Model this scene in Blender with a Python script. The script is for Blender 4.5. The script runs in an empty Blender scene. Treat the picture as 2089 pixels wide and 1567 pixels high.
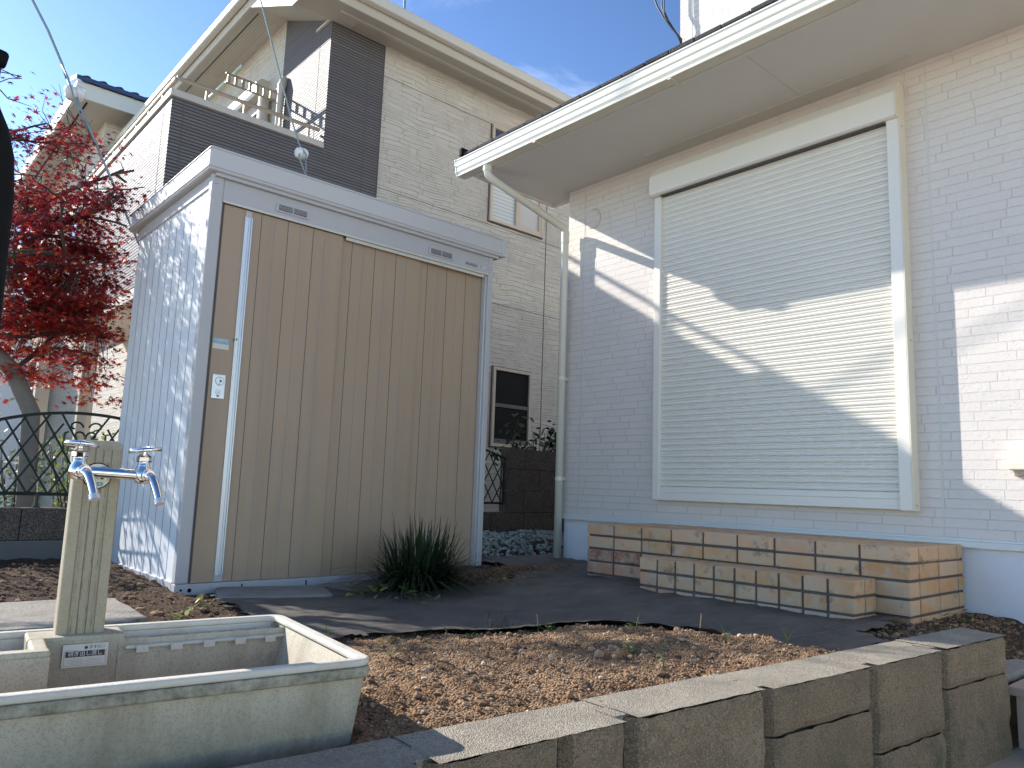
import bpy, bmesh, math, random
from mathutils import Vector, Matrix, noise
random.seed(7)
C = bpy.context.scene.collection
sc = bpy.context.scene
# ------------------------------------------------------------------ camera
cam_d = bpy.data.cameras.new('camera'); cam = bpy.data.objects.new('camera', cam_d); C.objects.link(cam)
cam_d.sensor_width = 36; cam_d.lens = 26.606; cam_d.clip_start = .02; cam_d.clip_end = 3000
yaw, pitch, roll = math.radians(48.613), math.radians(7.993), math.radians(2.014)
fw = Vector((math.cos(pitch)*math.cos(yaw), math.cos(pitch)*math.sin(yaw), math.sin(pitch)))
r0 = Vector((math.sin(yaw), -math.cos(yaw), 0)); u0 = r0.cross(fw)
rt = math.cos(roll)*r0 + math.sin(roll)*u0; up = -math.sin(roll)*r0 + math.cos(roll)*u0
cam.matrix_world = Matrix(((rt.x, up.x, -fw.x, 0), (rt.y, up.y, -fw.y, 0), (rt.z, up.z, -fw.z, .55), (0, 0, 0, 1)))
sc.camera = cam
# ------------------------------------------------------------------ light
SUN = Vector((-.327, .807, .502)).normalized()
sd = bpy.data.lights.new('sun', 'SUN'); sd.energy = 3.4; sd.angle = math.radians(.53); sd.color = (1, .94, .85)
so = bpy.data.objects.new('sun', sd); C.objects.link(so); so.location = (-5, 12, 9)
so.rotation_euler = SUN.to_track_quat('Z', 'Y').to_euler()
W = bpy.data.worlds.new('World'); sc.world = W; W.use_nodes = True
wn, wl = W.node_tree.nodes, W.node_tree.links
bg = wn['Background']; sky = wn.new('ShaderNodeTexSky'); sky.sky_type = 'NISHITA'; sky.sun_disc = False
sky.sun_elevation = math.asin(SUN.z); sky.sun_rotation = math.atan2(SUN.x, SUN.y); sky.altitude = 30
sky.air_density = .8; sky.dust_density = .12; sky.ozone_density = 1.6
bg.inputs[1].default_value = .15
tc = wn.new('ShaderNodeTexCoord')
mp = wn.new('ShaderNodeMapping'); mp.inputs['Scale'].default_value = (1.2, 1.2, 3.4); mp.inputs['Rotation'].default_value = (.35, .2, .5)
nz = wn.new('ShaderNodeTexNoise'); nz.inputs['Scale'].default_value = 2.6; nz.inputs['Detail'].default_value = 9; nz.inputs['Roughness'].default_value = .62; nz.inputs['Distortion'].default_value = .6
cr = wn.new('ShaderNodeValToRGB'); cr.color_ramp.elements[0].position = .44; cr.color_ramp.elements[1].position = .74
cr.color_ramp.elements[0].color = (0, 0, 0, 1); cr.color_ramp.elements[1].color = (.3, .3, .3, 1)
mx = wn.new('ShaderNodeMix'); mx.data_type = 'RGBA'; mx.inputs[7].default_value = (6.5, 7.0, 7.6, 1)
wl.new(tc.outputs['Generated'], mp.inputs[0]); wl.new(mp.outputs[0], nz.inputs[0]); wl.new(nz.outputs[0], cr.inputs[0])
dp_ = wn.new('ShaderNodeVectorMath'); dp_.operation = 'DOT_PRODUCT'; dp_.inputs[1].default_value = (.606, .598, .525); wl.new(tc.outputs['Generated'], dp_.inputs[0])
mr = wn.new('ShaderNodeMapRange'); mr.inputs[1].default_value = .955; mr.inputs[2].default_value = .998; wl.new(dp_.outputs['Value'], mr.inputs[0])
ml = wn.new('ShaderNodeMath'); ml.operation = 'MULTIPLY'; wl.new(cr.outputs[0], ml.inputs[0]); wl.new(mr.outputs[0], ml.inputs[1])
s1_ = wn.new('ShaderNodeVectorMath'); s1_.operation = 'SCALE'; s1_.inputs['Scale'].default_value = .22; wl.new(sky.outputs[0], s1_.inputs[0])
gm = wn.new('ShaderNodeGamma'); gm.inputs[1].default_value = 1.5; wl.new(s1_.outputs[0], gm.inputs[0])
s2_ = wn.new('ShaderNodeVectorMath'); s2_.operation = 'SCALE'; s2_.inputs['Scale'].default_value = 4.3; wl.new(gm.outputs[0], s2_.inputs[0])
tn = wn.new('ShaderNodeVectorMath'); tn.operation = 'MULTIPLY'; tn.inputs[1].default_value = (1.10, .985, .86); wl.new(s2_.outputs[0], tn.inputs[0])
wl.new(ml.outputs[0], mx.inputs[0]); wl.new(tn.outputs[0], mx.inputs[6]); wl.new(mx.outputs[2], bg.inputs[0])
sc.view_settings.view_transform = 'Standard'; sc.view_settings.look = 'None'; sc.view_settings.gamma = 1
sc.view_settings.exposure = 1.28
sc.cycles.max_bounces = 8; sc.cycles.diffuse_bounces = 5; sc.cycles.glossy_bounces = 4

# ------------------------------------------------------------------ material helpers
class NT:
    def __init__(s, name):
        s.m = bpy.data.materials.new(name); s.m.use_nodes = True; s.n = s.m.node_tree.nodes; s.l = s.m.node_tree.links
        s.b = s.n['Principled BSDF']; s.tc = s.n.new('ShaderNodeTexCoord')
    def k(s, a, b): s.l.new(a, b)
    def new(s, t, **kw):
        x = s.n.new(t)
        for a, v in kw.items():
            if a in x.inputs: s.put(x.inputs[a], v)
            else: setattr(x, a, v)
        return x
    def put(s, inp, v):
        if hasattr(v, 'is_output'): s.k(v, inp)
        else: inp.default_value = v
    def math(s, op, a, b=0.0, c=None, clamp=False):
        x = s.n.new('ShaderNodeMath'); x.operation = op; x.use_clamp = clamp
        s.put(x.inputs[0], a); s.put(x.inputs[1], b)
        if c is not None: s.put(x.inputs[2], c)
        return x.outputs[0]
    def noise(s, scale, detail=4, rough=.55, vec=None, dist=0):
        x = s.new('ShaderNodeTexNoise'); x.inputs['Scale'].default_value = scale; x.inputs['Detail'].default_value = detail
        x.inputs['Roughness'].default_value = rough; x.inputs['Distortion'].default_value = dist
        s.k(vec if vec else s.tc.outputs['Object'], x.inputs['Vector']); return x.outputs[0]
    def scaled(s, sx, sy, sz):
        x = s.new('ShaderNodeMapping'); x.inputs['Scale'].default_value = (sx, sy, sz); s.k(s.tc.outputs['Object'], x.inputs[0]); return x.outputs[0]
    def ramp(s, f, stops):
        x = s.new('ShaderNodeValToRGB'); e = x.color_ramp.elements
        while len(e) < len(stops): e.new(.5)
        for i, (p, c) in enumerate(stops):
            e[i].position = p; e[i].color = (*c, 1) if len(c) == 3 else c
        s.k(f, x.inputs[0]); return x.outputs[0]
    def mix(s, f, a, b, mode='MIX'):
        x = s.new('ShaderNodeMix'); x.data_type = 'RGBA'; x.blend_type = mode; s.put(x.inputs[0], f)
        for i, v in ((6, a), (7, b)):
            if hasattr(v, 'is_output'): s.k(v, x.inputs[i])
            else: x.inputs[i].default_value = (*v, 1)
        return x.outputs[2]
    def bump(s, h, strength=.3, dist=.01, prev=None):
        x = s.new('ShaderNodeBump'); x.inputs['Strength'].default_value = strength; x.inputs['Distance'].default_value = dist
        s.k(h, x.inputs['Height'])
        if prev: s.k(prev, x.inputs['Normal'])
        return x.outputs[0]
    def fin(s, col, rough=.6, metal=0, normal=None, spec=None, coat=0):
        s.put(s.b.inputs['Base Color'], col if hasattr(col, 'is_output') else (*col, 1)); s.put(s.b.inputs['Roughness'], rough)
        s.b.inputs['Metallic'].default_value = metal
        if spec is not None: s.b.inputs['Specular IOR Level'].default_value = spec
        if coat: s.b.inputs['Coat Weight'].default_value = coat
        if normal: s.k(normal, s.b.inputs['Normal'])
        return s.m
    def attr(s, name='rnd'):
        x = s.new('ShaderNodeAttribute'); x.attribute_name = name; return x.outputs['Fac']

def mix3(a, f): return tuple(max(0, min(1, c*f)) for c in a)
def pm(name, col, rough=.5, metal=0, var=.12, vs=4, bs=0, bscale=60, grime=None, gs=3, spec=None):
    "paint / plain surface with uneven tone, optional fine bump and patches of grime"
    t = NT(name); n1 = t.noise(vs, 6, .6)
    c = t.mix(n1, mix3(col, 1-var), mix3(col, 1+var))
    if grime:
        g = t.ramp(t.noise(gs, 8, .68), [(.5, (0, 0, 0)), (.72, (1, 1, 1))]); c = t.mix(t.math('MULTIPLY', g, grime[1]), c, grime[0])
    nb = t.bump(t.noise(bscale, 6, .6), bs, .01) if bs else None
    r = t.math('ADD', t.math('MULTIPLY', n1, .16), rough-.08)
    return t.fin(c, r, metal, nb, spec)

def siding_house():
    t = NT('painted brick siding'); s = t.new('ShaderNodeSeparateXYZ'); t.k(t.tc.outputs['Object'], s.inputs[0])
    u = t.math('ADD', s.outputs[0], s.outputs[1]); rh = .0448
    row = t.math('FLOOR', t.math('DIVIDE', s.outputs[2], rh))
    wnz = t.new('ShaderNodeTexWhiteNoise', noise_dimensions='1D'); t.k(row, wnz.inputs['W'])
    u2 = t.math('ADD', u, t.math('MULTIPLY', wnz.outputs[0], .7))
    c = t.new('ShaderNodeCombineXYZ'); t.k(u2, c.inputs[0]); t.k(s.outputs[2], c.inputs[1])
    b = t.new('ShaderNodeTexBrick'); t.k(c.outputs[0], b.inputs[0]); b.offset = 0; b.squash = 1
    for k, v in {'Scale': 1, 'Mortar Size': .0022, 'Mortar Smooth': .35, 'Bias': 0, 'Brick Width': .232, 'Row Height': rh}.items(): b.inputs[k].default_value = v
    b.inputs['Color1'].default_value = (1, 1, 1, 1); b.inputs['Color2'].default_value = (.2, .2, .2, 1); b.inputs['Mortar'].default_value = (0, 0, 0, 1)
    pit = t.ramp(t.noise(90, 3, .6, t.scaled(1, .6, 1)), [(.0, (0, 0, 0)), (.34, (0, 0, 0)), (.4, (1, 1, 1))])
    wob = t.noise(38, 5, .6)
    hgt = t.math('SUBTRACT', t.math('ADD', t.math('MULTIPLY', wob, .35), t.math('MULTIPLY', pit, .18)), t.math('MULTIPLY', b.outputs['Fac'], 1.0))
    col = t.mix(b.outputs['Fac'], t.mix(b.outputs['Color'], t.mix(t.noise(3, 5), (.62, .575, .54), (.70, .655, .61)), t.mix(t.noise(1.2, 7, .7), (.66, .61, .565), (.73, .68, .64))), (.645, .60, .565))
    return t.fin(col, .6, 0, t.bump(hgt, .8, .0048), spec=.25)

def siding_stone():
    t = NT('cream stone siding'); s = t.new('ShaderNodeSeparateXYZ'); t.k(t.tc.outputs['Object'], s.inputs[0])
    u = t.math('ADD', s.outputs[0], s.outputs[1])
    v = t.math('ADD', s.outputs[2], t.math('MULTIPLY', t.noise(2.2, 2, .4), .10))
    def layer(bw, rh, ms, k):
        row = t.math('FLOOR', t.math('DIVIDE', v, rh)); w = t.new('ShaderNodeTexWhiteNoise', noise_dimensions='1D'); t.k(row, w.inputs['W'])
        c = t.new('ShaderNodeCombineXYZ'); t.k(t.math('ADD', u, t.math('MULTIPLY', w.outputs[0], bw*3)), c.inputs[0]); t.k(v, c.inputs[1])
        b = t.new('ShaderNodeTexBrick'); t.k(c.outputs[0], b.inputs[0]); b.offset = 0
        for kk, vv in {'Scale': 1, 'Mortar Size': ms, 'Mortar Smooth': .3, 'Bias': 0, 'Brick Width': bw, 'Row Height': rh}.items(): b.inputs[kk].default_value = vv
        b.inputs['Color1'].default_value = (1, 1, 1, 1); b.inputs['Color2'].default_value = (0, 0, 0, 1); b.inputs['Mortar'].default_value = (.5, .5, .5, 1)
        return b
    a = layer(.42, .058, .0035, 0); b = layer(.27, .029, .003, 1)
    m = t.ramp(t.noise(3.2, 3, .5, t.scaled(1, 1, 2.2)), [(.46, (0, 0, 0)), (.5, (1, 1, 1))])
    fac = t.math('ADD', t.math('MULTIPLY', a.outputs['Fac'], 1.0), t.math('MULTIPLY', t.math('MULTIPLY', b.outputs['Fac'], m), .8), clamp=True)
    fade = t.ramp(t.noise(9, 3, .6), [(.36, (.15, .15, .15)), (.6, (1, 1, 1))])
    fac = t.math('MULTIPLY', fac, fade)
    tone = t.math('ADD', t.math('MULTIPLY', a.outputs['Color'], .5), t.math('MULTIPLY', b.outputs['Color'], .5))
    hgt = t.math('SUBTRACT', t.math('ADD', t.math('MULTIPLY', tone, .5), t.math('MULTIPLY', t.noise(45, 5), .4)), fac)
    col = t.mix(tone, (.57, .525, .455), (.64, .595, .52)); col = t.mix(t.math('MULTIPLY', fac, .85), col, (.34, .28, .20))
    return t.fin(col, .85, 0, t.bump(hgt, 1.0, .016), spec=.2)

def siding_dark():
    t = NT('charcoal ribbed siding'); s = t.new('ShaderNodeSeparateXYZ'); t.k(t.tc.outputs['Object'], s.inputs[0])
    u = t.math('ADD', s.outputs[0], s.outputs[1]); rh = .030
    row = t.math('FLOOR', t.math('DIVIDE', s.outputs[2], rh)); w = t.new('ShaderNodeTexWhiteNoise', noise_dimensions='1D'); t.k(row, w.inputs['W'])
    c = t.new('ShaderNodeCombineXYZ'); t.k(t.math('ADD', u, t.math('MULTIPLY', w.outputs[0], 1.3)), c.inputs[0]); t.k(s.outputs[2], c.inputs[1])
    b = t.new('ShaderNodeTexBrick'); t.k(c.outputs[0], b.inputs[0]); b.offset = 0
    for kk, vv in {'Scale': 1, 'Mortar Size': .0050, 'Mortar Smooth': .5, 'Bias': 0, 'Brick Width': 6.0, 'Row Height': rh}.items(): b.inputs[kk].default_value = vv
    b.inputs['Color1'].default_value = (1, 1, 1, 1); b.inputs['Color2'].default_value = (0, 0, 0, 1)
    col = t.mix(b.outputs['Color'], (.150, .140, .142), (.205, .192, .194)); col = t.mix(t.noise(30, 4, .6, t.scaled(1, 1, 6)), col, (.125, .115, .117))
    fl = t.ramp(t.noise(22, 5, .7, t.scaled(1, 1, 4)), [(.60, (0, 0, 0)), (.68, (1, 1, 1))]); col = t.mix(t.math('MULTIPLY', fl, .35), col, (.27, .255, .25))
    col = t.mix(b.outputs['Fac'], col, (.07, .064, .066))
    hgt = t.math('SUBTRACT', t.math('MULTIPLY', t.noise(40, 4), .5), b.outputs['Fac'])
    t.put(t.b.inputs['Specular IOR Level'], t.math('SUBTRACT', .30, t.math('MULTIPLY', b.outputs['Fac'], .30)))
    return t.fin(col, t.math('ADD', .56, t.math('MULTIPLY', b.outputs['Fac'], .4)), 0, t.bump(hgt, 1.0, .012))

def soil_mat(name, c1, c2, c3):
    t = NT(name); n1 = t.noise(5, 8, .7); n2 = t.noise(70, 6, .75)
    col = t.ramp(n2, [(.25, c1), (.5, c2), (.72, c3)]); col = t.mix(t.ramp(n1, [(.3, (0, 0, 0)), (.5, (1, 1, 1))]), mix3(c1, .9), col)
    vo = t.new('ShaderNodeTexVoronoi'); vo.inputs['Scale'].default_value = 170; t.k(t.tc.outputs['Object'], vo.inputs[0])
    spk = t.ramp(vo.outputs['Color'], [(.80, (0, 0, 0)), (.84, (1, 1, 1))]); col = t.mix(t.math('MULTIPLY', spk, .4), col, (.46, .34, .21))
    h = t.math('ADD', t.math('MULTIPLY', n2, .7), t.math('MULTIPLY', vo.outputs['Distance'], -1.2))
    return t.fin(col, .95, 0, t.bump(h, .9, .012), spec=.2)

def aggregate_mat(name, base, dark, light, vscale=260, bs=.6):
    t = NT(name); vo = t.new('ShaderNodeTexVoronoi'); vo.inputs['Scale'].default_value = vscale; t.k(t.tc.outputs['Object'], vo.inputs[0])
    sp = t.new('ShaderNodeSeparateColor'); t.k(vo.outputs['Color'], sp.inputs[0])
    big = t.noise(7, 7, .65)
    col = t.mix(t.ramp(big, [(.35, (0, 0, 0)), (.66, (1, 1, 1))]), mix3(base, .72), mix3(base, 1.18))
    col = t.mix(t.ramp(sp.outputs[0], [(.66, (0, 0, 0)), (.72, (1, 1, 1))]), col, dark)
    col = t.mix(t.math('MULTIPLY', t.ramp(sp.outputs[1], [(.86, (0, 0, 0)), (.9, (1, 1, 1))]), .8), col, light)
    col = t.mix(t.attr(), t.mix(.5, col, mix3(base, .55), 'MIX'), col) if 'split' in name else col
    if 'split' in name:
        s_ = t.new('ShaderNodeSeparateXYZ'); t.k(t.tc.outputs['Object'], s_.inputs[0]); mo = t.math('MULTIPLY', t.ramp(t.noise(13, 8, .75), [(.5, (0, 0, 0)), (.68, (1, 1, 1))]), t.math('ADD', t.math('MULTIPLY', s_.outputs[2], -4), .35, clamp=True)); col = t.mix(mo, col, (.10, .12, .06))
    h = t.math('ADD', t.noise(160, 5, .7), t.math('MULTIPLY', vo.outputs['Distance'], .6))
    return t.fin(col, .9, 0, t.bump(h, bs, .006), spec=.25)

def brick_mat():
    t = NT('yellow firebrick'); r = t.attr()
    col = t.ramp(r, [(0, (.54, .29, .13)), (.3, (.60, .36, .19)), (.6, (.64, .42, .26)), (.85, (.52, .25, .15)), (1, (.32, .12, .07))])
    col = t.mix(t.ramp(t.noise(14, 6, .7), [(.42, (0, 0, 0)), (.7, (1, 1, 1))]), col, (.52, .42, .31))
    col = t.mix(t.math('MULTIPLY', t.ramp(t.noise(9, 7, .7), [(.56, (0, 0, 0)), (.66, (1, 1, 1))]), .6), col, (.14, .11, .09))
    return t.fin(col, .85, 0, t.bump(t.noise(90, 6, .7), .5, .006), spec=.25)

def leaf_mat(name, stops, trans=.35, rough=.45):
    t = NT(name); col = t.ramp(t.attr(), stops); t.fin(col, rough, 0)
    tr = t.new('ShaderNodeBsdfTranslucent'); t.k(t.mix(1.0, col, (1, 1, 1), 'MULTIPLY'), tr.inputs[0])
    ms = t.new('ShaderNodeMixShader'); ms.inputs[0].default_value = trans; t.k(t.b.outputs[0], ms.inputs[1]); t.k(tr.outputs[0], ms.inputs[2])
    t.k(ms.outputs[0], t.n['Material Output'].inputs[0]); return t.m

def chrome():
    t = NT('chrome'); sp = t.ramp(t.noise(60, 6, .7), [(.5, (.04, .04, .04)), (.75, (.22, .22, .22))])
    return t.fin((.82, .83, .85), sp, 1.0)

def tarp_mat():
    t = NT('black woven weed sheet'); n = t.noise(4, 8, .7)
    col = t.ramp(n, [(.32, (.055, .052, .049)), (.52, (.10, .091, .08)), (.75, (.18, .148, .11))])
    s = t.new('ShaderNodeSeparateXYZ'); t.k(t.tc.outputs['Object'], s.inputs[0])
    q = t.math('ADD', t.math('MULTIPLY', s.outputs[0], .45), s.outputs[1]); q = t.math('ADD', q, t.math('MULTIPLY', t.noise(1.5, 2), .05))
    ln = t.math('LESS_THAN', t.math('PINGPONG', q, .085), .0018); br = t.ramp(t.noise(26, 3), [(.42, (0, 0, 0)), (.55, (1, 1, 1))])
    col = t.mix(t.math('MULTIPLY', t.math('MULTIPLY', ln, br), .7), col, (.27, .28, .26))
    dust = t.ramp(t.noise(55, 7, .8), [(.55, (0, 0, 0)), (.8, (1, 1, 1))]); col = t.mix(t.math('MULTIPLY', dust, .6), col, (.20, .15, .10))
    return t.fin(col, .62, 0, t.bump(t.noise(160, 5, .7), .5, .004))

def sink_mat():
    t = NT('polished terrazzo basin'); s = t.new('ShaderNodeSeparateXYZ'); t.k(t.tc.outputs['Object'], s.inputs[0])
    col = t.mix(t.noise(6, 6, .6), (.45, .395, .295), (.57, .515, .41))
    sp = t.new('ShaderNodeTexVoronoi'); sp.inputs['Scale'].default_value = 420; t.k(t.tc.outputs['Object'], sp.inputs[0])
    sc2 = t.new('ShaderNodeSeparateColor'); t.k(sp.outputs['Color'], sc2.inputs[0])
    col = t.mix(t.math('MULTIPLY', t.ramp(sc2.outputs[0], [(.75, (0, 0, 0)), (.8, (1, 1, 1))]), .35), col, (.24, .22, .17))
    streak = t.ramp(t.noise(11, 6, .65, t.scaled(1, 1, .16)), [(.48, (0, 0, 0)), (.7, (1, 1, 1))]); col = t.mix(t.math('MULTIPLY', streak, .55), col, (.22, .18, .105))
    st2 = t.ramp(t.noise(5, 7, .7), [(.5, (0, 0, 0)), (.68, (1, 1, 1))]); col = t.mix(t.math('MULTIPLY', st2, .35), col, (.20, .17, .10))
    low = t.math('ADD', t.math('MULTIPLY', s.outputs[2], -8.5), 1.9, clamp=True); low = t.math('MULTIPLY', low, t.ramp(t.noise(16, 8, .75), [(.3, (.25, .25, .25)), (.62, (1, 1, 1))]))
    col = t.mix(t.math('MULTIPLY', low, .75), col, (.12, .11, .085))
    return t.fin(col, .62, 0, t.bump(t.noise(190, 5, .7), .25, .003), spec=.3)

def weathered_lip():
    t = NT('algae-stained basin lip'); v = t.noise(30, 7, .75, t.scaled(1, 1, 1)); col = t.ramp(v, [(.34, (.13, .125, .10)), (.46, (.26, .24, .175)), (.62, (.40, .375, .30))])
    return t.fin(col, .75, 0, t.bump(t.noise(190, 5, .7), .3, .003))

M = {}
M['siding'] = siding_house(); M['stone'] = siding_stone(); M['dark'] = siding_dark()
M['soffit'] = pm('soffit board', (.62, .60, .55), .7, var=.05, bs=.1, bscale=120)
M['gutter'] = pm('cream pvc gutter', (.74, .73, .65), .28, var=.03, grime=((.50, .47, .36), .25), gs=2)
M['gutter_under'] = pm('dusty pvc', (.60, .57, .46), .45, var=.08, grime=((.45, .40, .27), .6), gs=5)
M['pipe'] = pm('cream pvc pipe', (.66, .64, .55), .32, var=.04)
M['shingle'] = pm('black roof shingle', (.03, .03, .035), .85, var=.3, vs=30, bs=.9, bscale=90)
M['shutter'] = pm('ivory shutter enamel', (.76, .73, .66), .38, var=.04, vs=2)
M['shutter_warm'] = pm('cream end plate', (.74, .69, .56), .4, var=.04)
M['found'] = pm('white foundation render', (.78, .79, .82), .85, var=.05, bs=.3, bscale=150)
M['trim'] = pm('pale base flashing', (.66, .68, .66), .45, var=.05)
M['shed_grey'] = pm('blue grey shed steel', (.47, .46, .47), .42, var=.05, grime=((.42, .43, .42), .3), gs=5)
M['shed_side'] = pm('pale blue shed steel', (.70, .735, .77), .40, var=.04, grime=((.62, .60, .54), .35), gs=2.3)
M['shed_roof'] = pm('pale shed fascia steel', (.54, .535, .535), .38, var=.04, grime=((.50, .50, .45), .2), gs=4)
def door_mat():
    t = NT('taupe shed door steel'); s_ = t.new('ShaderNodeSeparateXYZ'); t.k(t.tc.outputs['Object'], s_.inputs[0])
    col = t.mix(t.noise(1.4, 6, .65), (.37, .265, .18), (.43, .32, .225))
    st = t.ramp(t.noise(9, 6, .7, t.scaled(1, 1, .05)), [(.45, (0, 0, 0)), (.75, (1, 1, 1))]); col = t.mix(t.math('MULTIPLY', st, .28), col, (.25, .20, .15))
    low = t.math('ADD', t.math('MULTIPLY', s_.outputs[2], -2.6), 1.0, clamp=True); low = t.math('MULTIPLY', low, t.ramp(t.noise(14, 7, .7), [(.35, (.1, .1, .1)), (.65, (1, 1, 1))]))
    col = t.mix(t.math('MULTIPLY', low, .45), col, (.42, .30, .19))
    sp = t.ramp(t.noise(55, 4, .7), [(.70, (0, 0, 0)), (.76, (1, 1, 1))]); col = t.mix(t.math('MULTIPLY', sp, .3), col, (.20, .15, .11))
    return t.fin(col, t.math('ADD', .40, t.math('MULTIPLY', st, .2)), 0, t.bump(t.noise(3, 3, .5), .12, .02))
M['shed_door'] = door_mat()
M['seam_pale'] = pm('pale seam', (.36, .34, .32), .5)
M['side_seam'] = pm('side groove', (.17, .20, .24), .5)
M['seam'] = pm('dark seam', (.10, .09, .085), .7)
M['alu'] = pm('brushed aluminium', (.66, .69, .73), .33, .55, var=.06)
M['alu_trim'] = pm('pale aluminium trim', (.62, .60, .55), .4, .2, var=.05)
M['black'] = pm('matt black metal', (.006, .006, .007), .8, var=.2, spec=.15)
M['iron'] = pm('dark green cast fence', (.014, .026, .022), .38, var=.2)
M['vent_dark'] = pm('dark vent slats', (.05, .05, .05), .7)
M['concrete'] = pm('grey concrete base', (.13, .125, .12), .9, var=.15, vs=10, bs=.5, bscale=90)
M['slab'] = pm('weathered paving slab', (.27, .25, .215), .9, var=.2, vs=14, bs=.7, bscale=60, grime=((.17, .13, .09), .7), gs=9)
M['bwall'] = aggregate_mat('dark brown block', (.115, .09, .075), (.05, .04, .035), (.25, .21, .17), 240)
M['bface'] = aggregate_mat('split faced concrete block', (.36, .27, .175), (.23, .17, .11), (.50, .40, .28), 380, 1.0)
M['btop'] = aggregate_mat('sawn concrete block top', (.40, .355, .285), (.29, .255, .20), (.50, .45, .36), 380, .9)
M['brick'] = brick_mat(); M['mortar'] = pm('dark mortar', (.12, .105, .10), .95, var=.25, vs=25, bs=.6, bscale=120)
M['soil'] = soil_mat('loose brown soil', (.19, .108, .06), (.32, .20, .115), (.45, .31, .19))
M['soil_dark'] = soil_mat('dark garden soil', (.055, .034, .022), (.10, .062, .040), (.16, .105, .068))  # darker soil tone for the right and back left of the yard
M['rim'] = pm('sunlit tone terrazzo rim', (.60, .565, .49), .6, var=.06, vs=9, bs=.25, bscale=190, grime=((.30, .27, .19), .5), gs=13)  # paler than the basin: brightness of the sunlit rim put into its colour
M['tarp'] = tarp_mat(); M['sink'] = sink_mat(); M['lip'] = weathered_lip(); M['chrome'] = chrome()
M['pave'] = pm('brown grey paving', (.42, .345, .28), .85, var=.12, vs=12, bs=.3, bscale=140)
M['tile'] = pm('pinkish step tile', (.40, .31, .26), .8, var=.08, vs=15, bs=.2, bscale=160)
M['ground'] = pm('pale gravelly ground', (.66, .56, .43), .95, var=.25, vs=2, bs=.4, bscale=30)
M['porcelain'] = pm('white porcelain', (.72, .73, .72), .14, var=.05)
M['wire'] = pm('galvanised stranded wire', (.22, .28, .31), .5, .3)
M['cable'] = pm('black rubber cable', (.02, .022, .03), .5)
M['frame_cream'] = pm('beige window frame', (.55, .46, .36), .4)
M['frame_dark'] = pm('bronze sash', (.10, .085, .07), .4)
M['rail'] = pm('bronze rail', (.36, .30, .235), .4, .3)
M['coping'] = pm('pale coping', (.50, .47, .41), .45)
M['eave'] = pm('cream eave board', (.50, .46, .385), .6, var=.06)
M['eave_slot'] = pm('soffit slots', (.30, .27, .22), .8)
M['eave_gut'] = pm('pale eave gutter', (.62, .60, .53), .4, var=.05)
M['tile_blue'] = pm('blue glazed roof tile', (.035, .05, .10), .3, var=.2)
M['pole_mint'] = pm('mint laundry pole', (.55, .66, .58), .35)
M['label'] = pm('label paper', (.68, .66, .58), .55, var=.04)
M['label_blue'] = pm('faded blue label ink', (.30, .44, .52), .6, var=.25, vs=60)
M['ink'] = pm('dark ink', (.05, .045, .04), .6); M['ink_pale'] = pm('worn grey ink', (.35, .33, .28), .6)
M['ink_white'] = pm('white ink', (.8, .8, .78), .6); M['teal'] = pm('teal badge ink', (.03, .26, .33), .5); M['ink_red'] = pm('red ink', (.45, .10, .10), .6)
M['ink_shed'] = pm('grey emblem', (.20, .22, .25), .4, .3)
M['bark'] = pm('grey brown bark', (.07, .055, .045), .9, var=.3, vs=25, bs=.8, bscale=50)
M['bark_grey'] = pm('pale grey bark', (.20, .185, .16), .9, var=.25, vs=25, bs=.6, bscale=50)
M['twig'] = pm('dry stalk', (.36, .27, .15), .8)
M['maple'] = leaf_mat('red maple leaf', [(0, (.08, .012, .020)), (.35, (.22, .020, .030)), (.65, (.42, .038, .034)), (.9, (.62, .09, .04)), (1, (.62, .24, .06))], .55)
M['blade'] = leaf_mat('dark strap leaf', [(0, (.008, .018, .008)), (.6, (.018, .038, .014)), (1, (.05, .085, .03))], .15, .4)
M['weed'] = leaf_mat('green weed leaf', [(0, (.05, .10, .025)), (.5, (.12, .19, .05)), (.8, (.30, .34, .09)), (1, (.42, .38, .10))], .3)
M['shrub'] = leaf_mat('dark shrub leaf', [(0, (.012, .022, .010)), (.6, (.03, .05, .018)), (1, (.07, .10, .035))], .2)
M['olive'] = leaf_mat('silver green leaf', [(0, (.12, .16, .10)), (.5, (.28, .34, .24)), (1, (.45, .50, .38))], .25)
def rndmat(name, stops, rough=.8, bs=.4):
    t = NT(name); col = t.ramp(t.attr(), stops); return t.fin(col, rough, 0, t.bump(t.noise(200, 4), bs, .003), spec=.3)
M['clod'] = rndmat('soil crumb', [(0, (.14, .082, .048)), (.5, (.28, .178, .105)), (.8, (.40, .27, .165)), (.95, (.50, .38, .25)), (1, (.55, .46, .34))], .95)
M['gravel'] = rndmat('pale green stone', [(0, (.16, .17, .155)), (.4, (.26, .30, .27)), (.8, (.46, .47, .43)), (1, (.20, .30, .28))], .6)
M['litter'] = rndmat('dry litter', [(0, (.10, .055, .03)), (.5, (.22, .12, .06)), (.85, (.38, .27, .14)), (1, (.5, .42, .3))], .9)
def glass(name, col, rough=.04):
    t = NT(name); return t.fin(col, rough, 0, spec=.9, coat=.6)
M['glass_blue'] = glass('sky reflecting pane', (.05, .08, .13)); M['glass_dark'] = pm('dark insect screen', (.022, .020, .019), .8, spec=.1)
def blind_mat():
    t = NT('pane over pleated blind'); s = t.new('ShaderNodeSeparateXYZ'); t.k(t.tc.outputs['Object'], s.inputs[0])
    f = t.math('LESS_THAN', t.math('PINGPONG', s.outputs[2], .022), .004); return t.fin(t.mix(f, (.50, .56, .55), (.30, .33, .32)), .08, 0, spec=.8)
M['blind'] = blind_mat()
M['curtain'] = pm('pane over white net', (.50, .49, .48), .1, var=.05)

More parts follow.
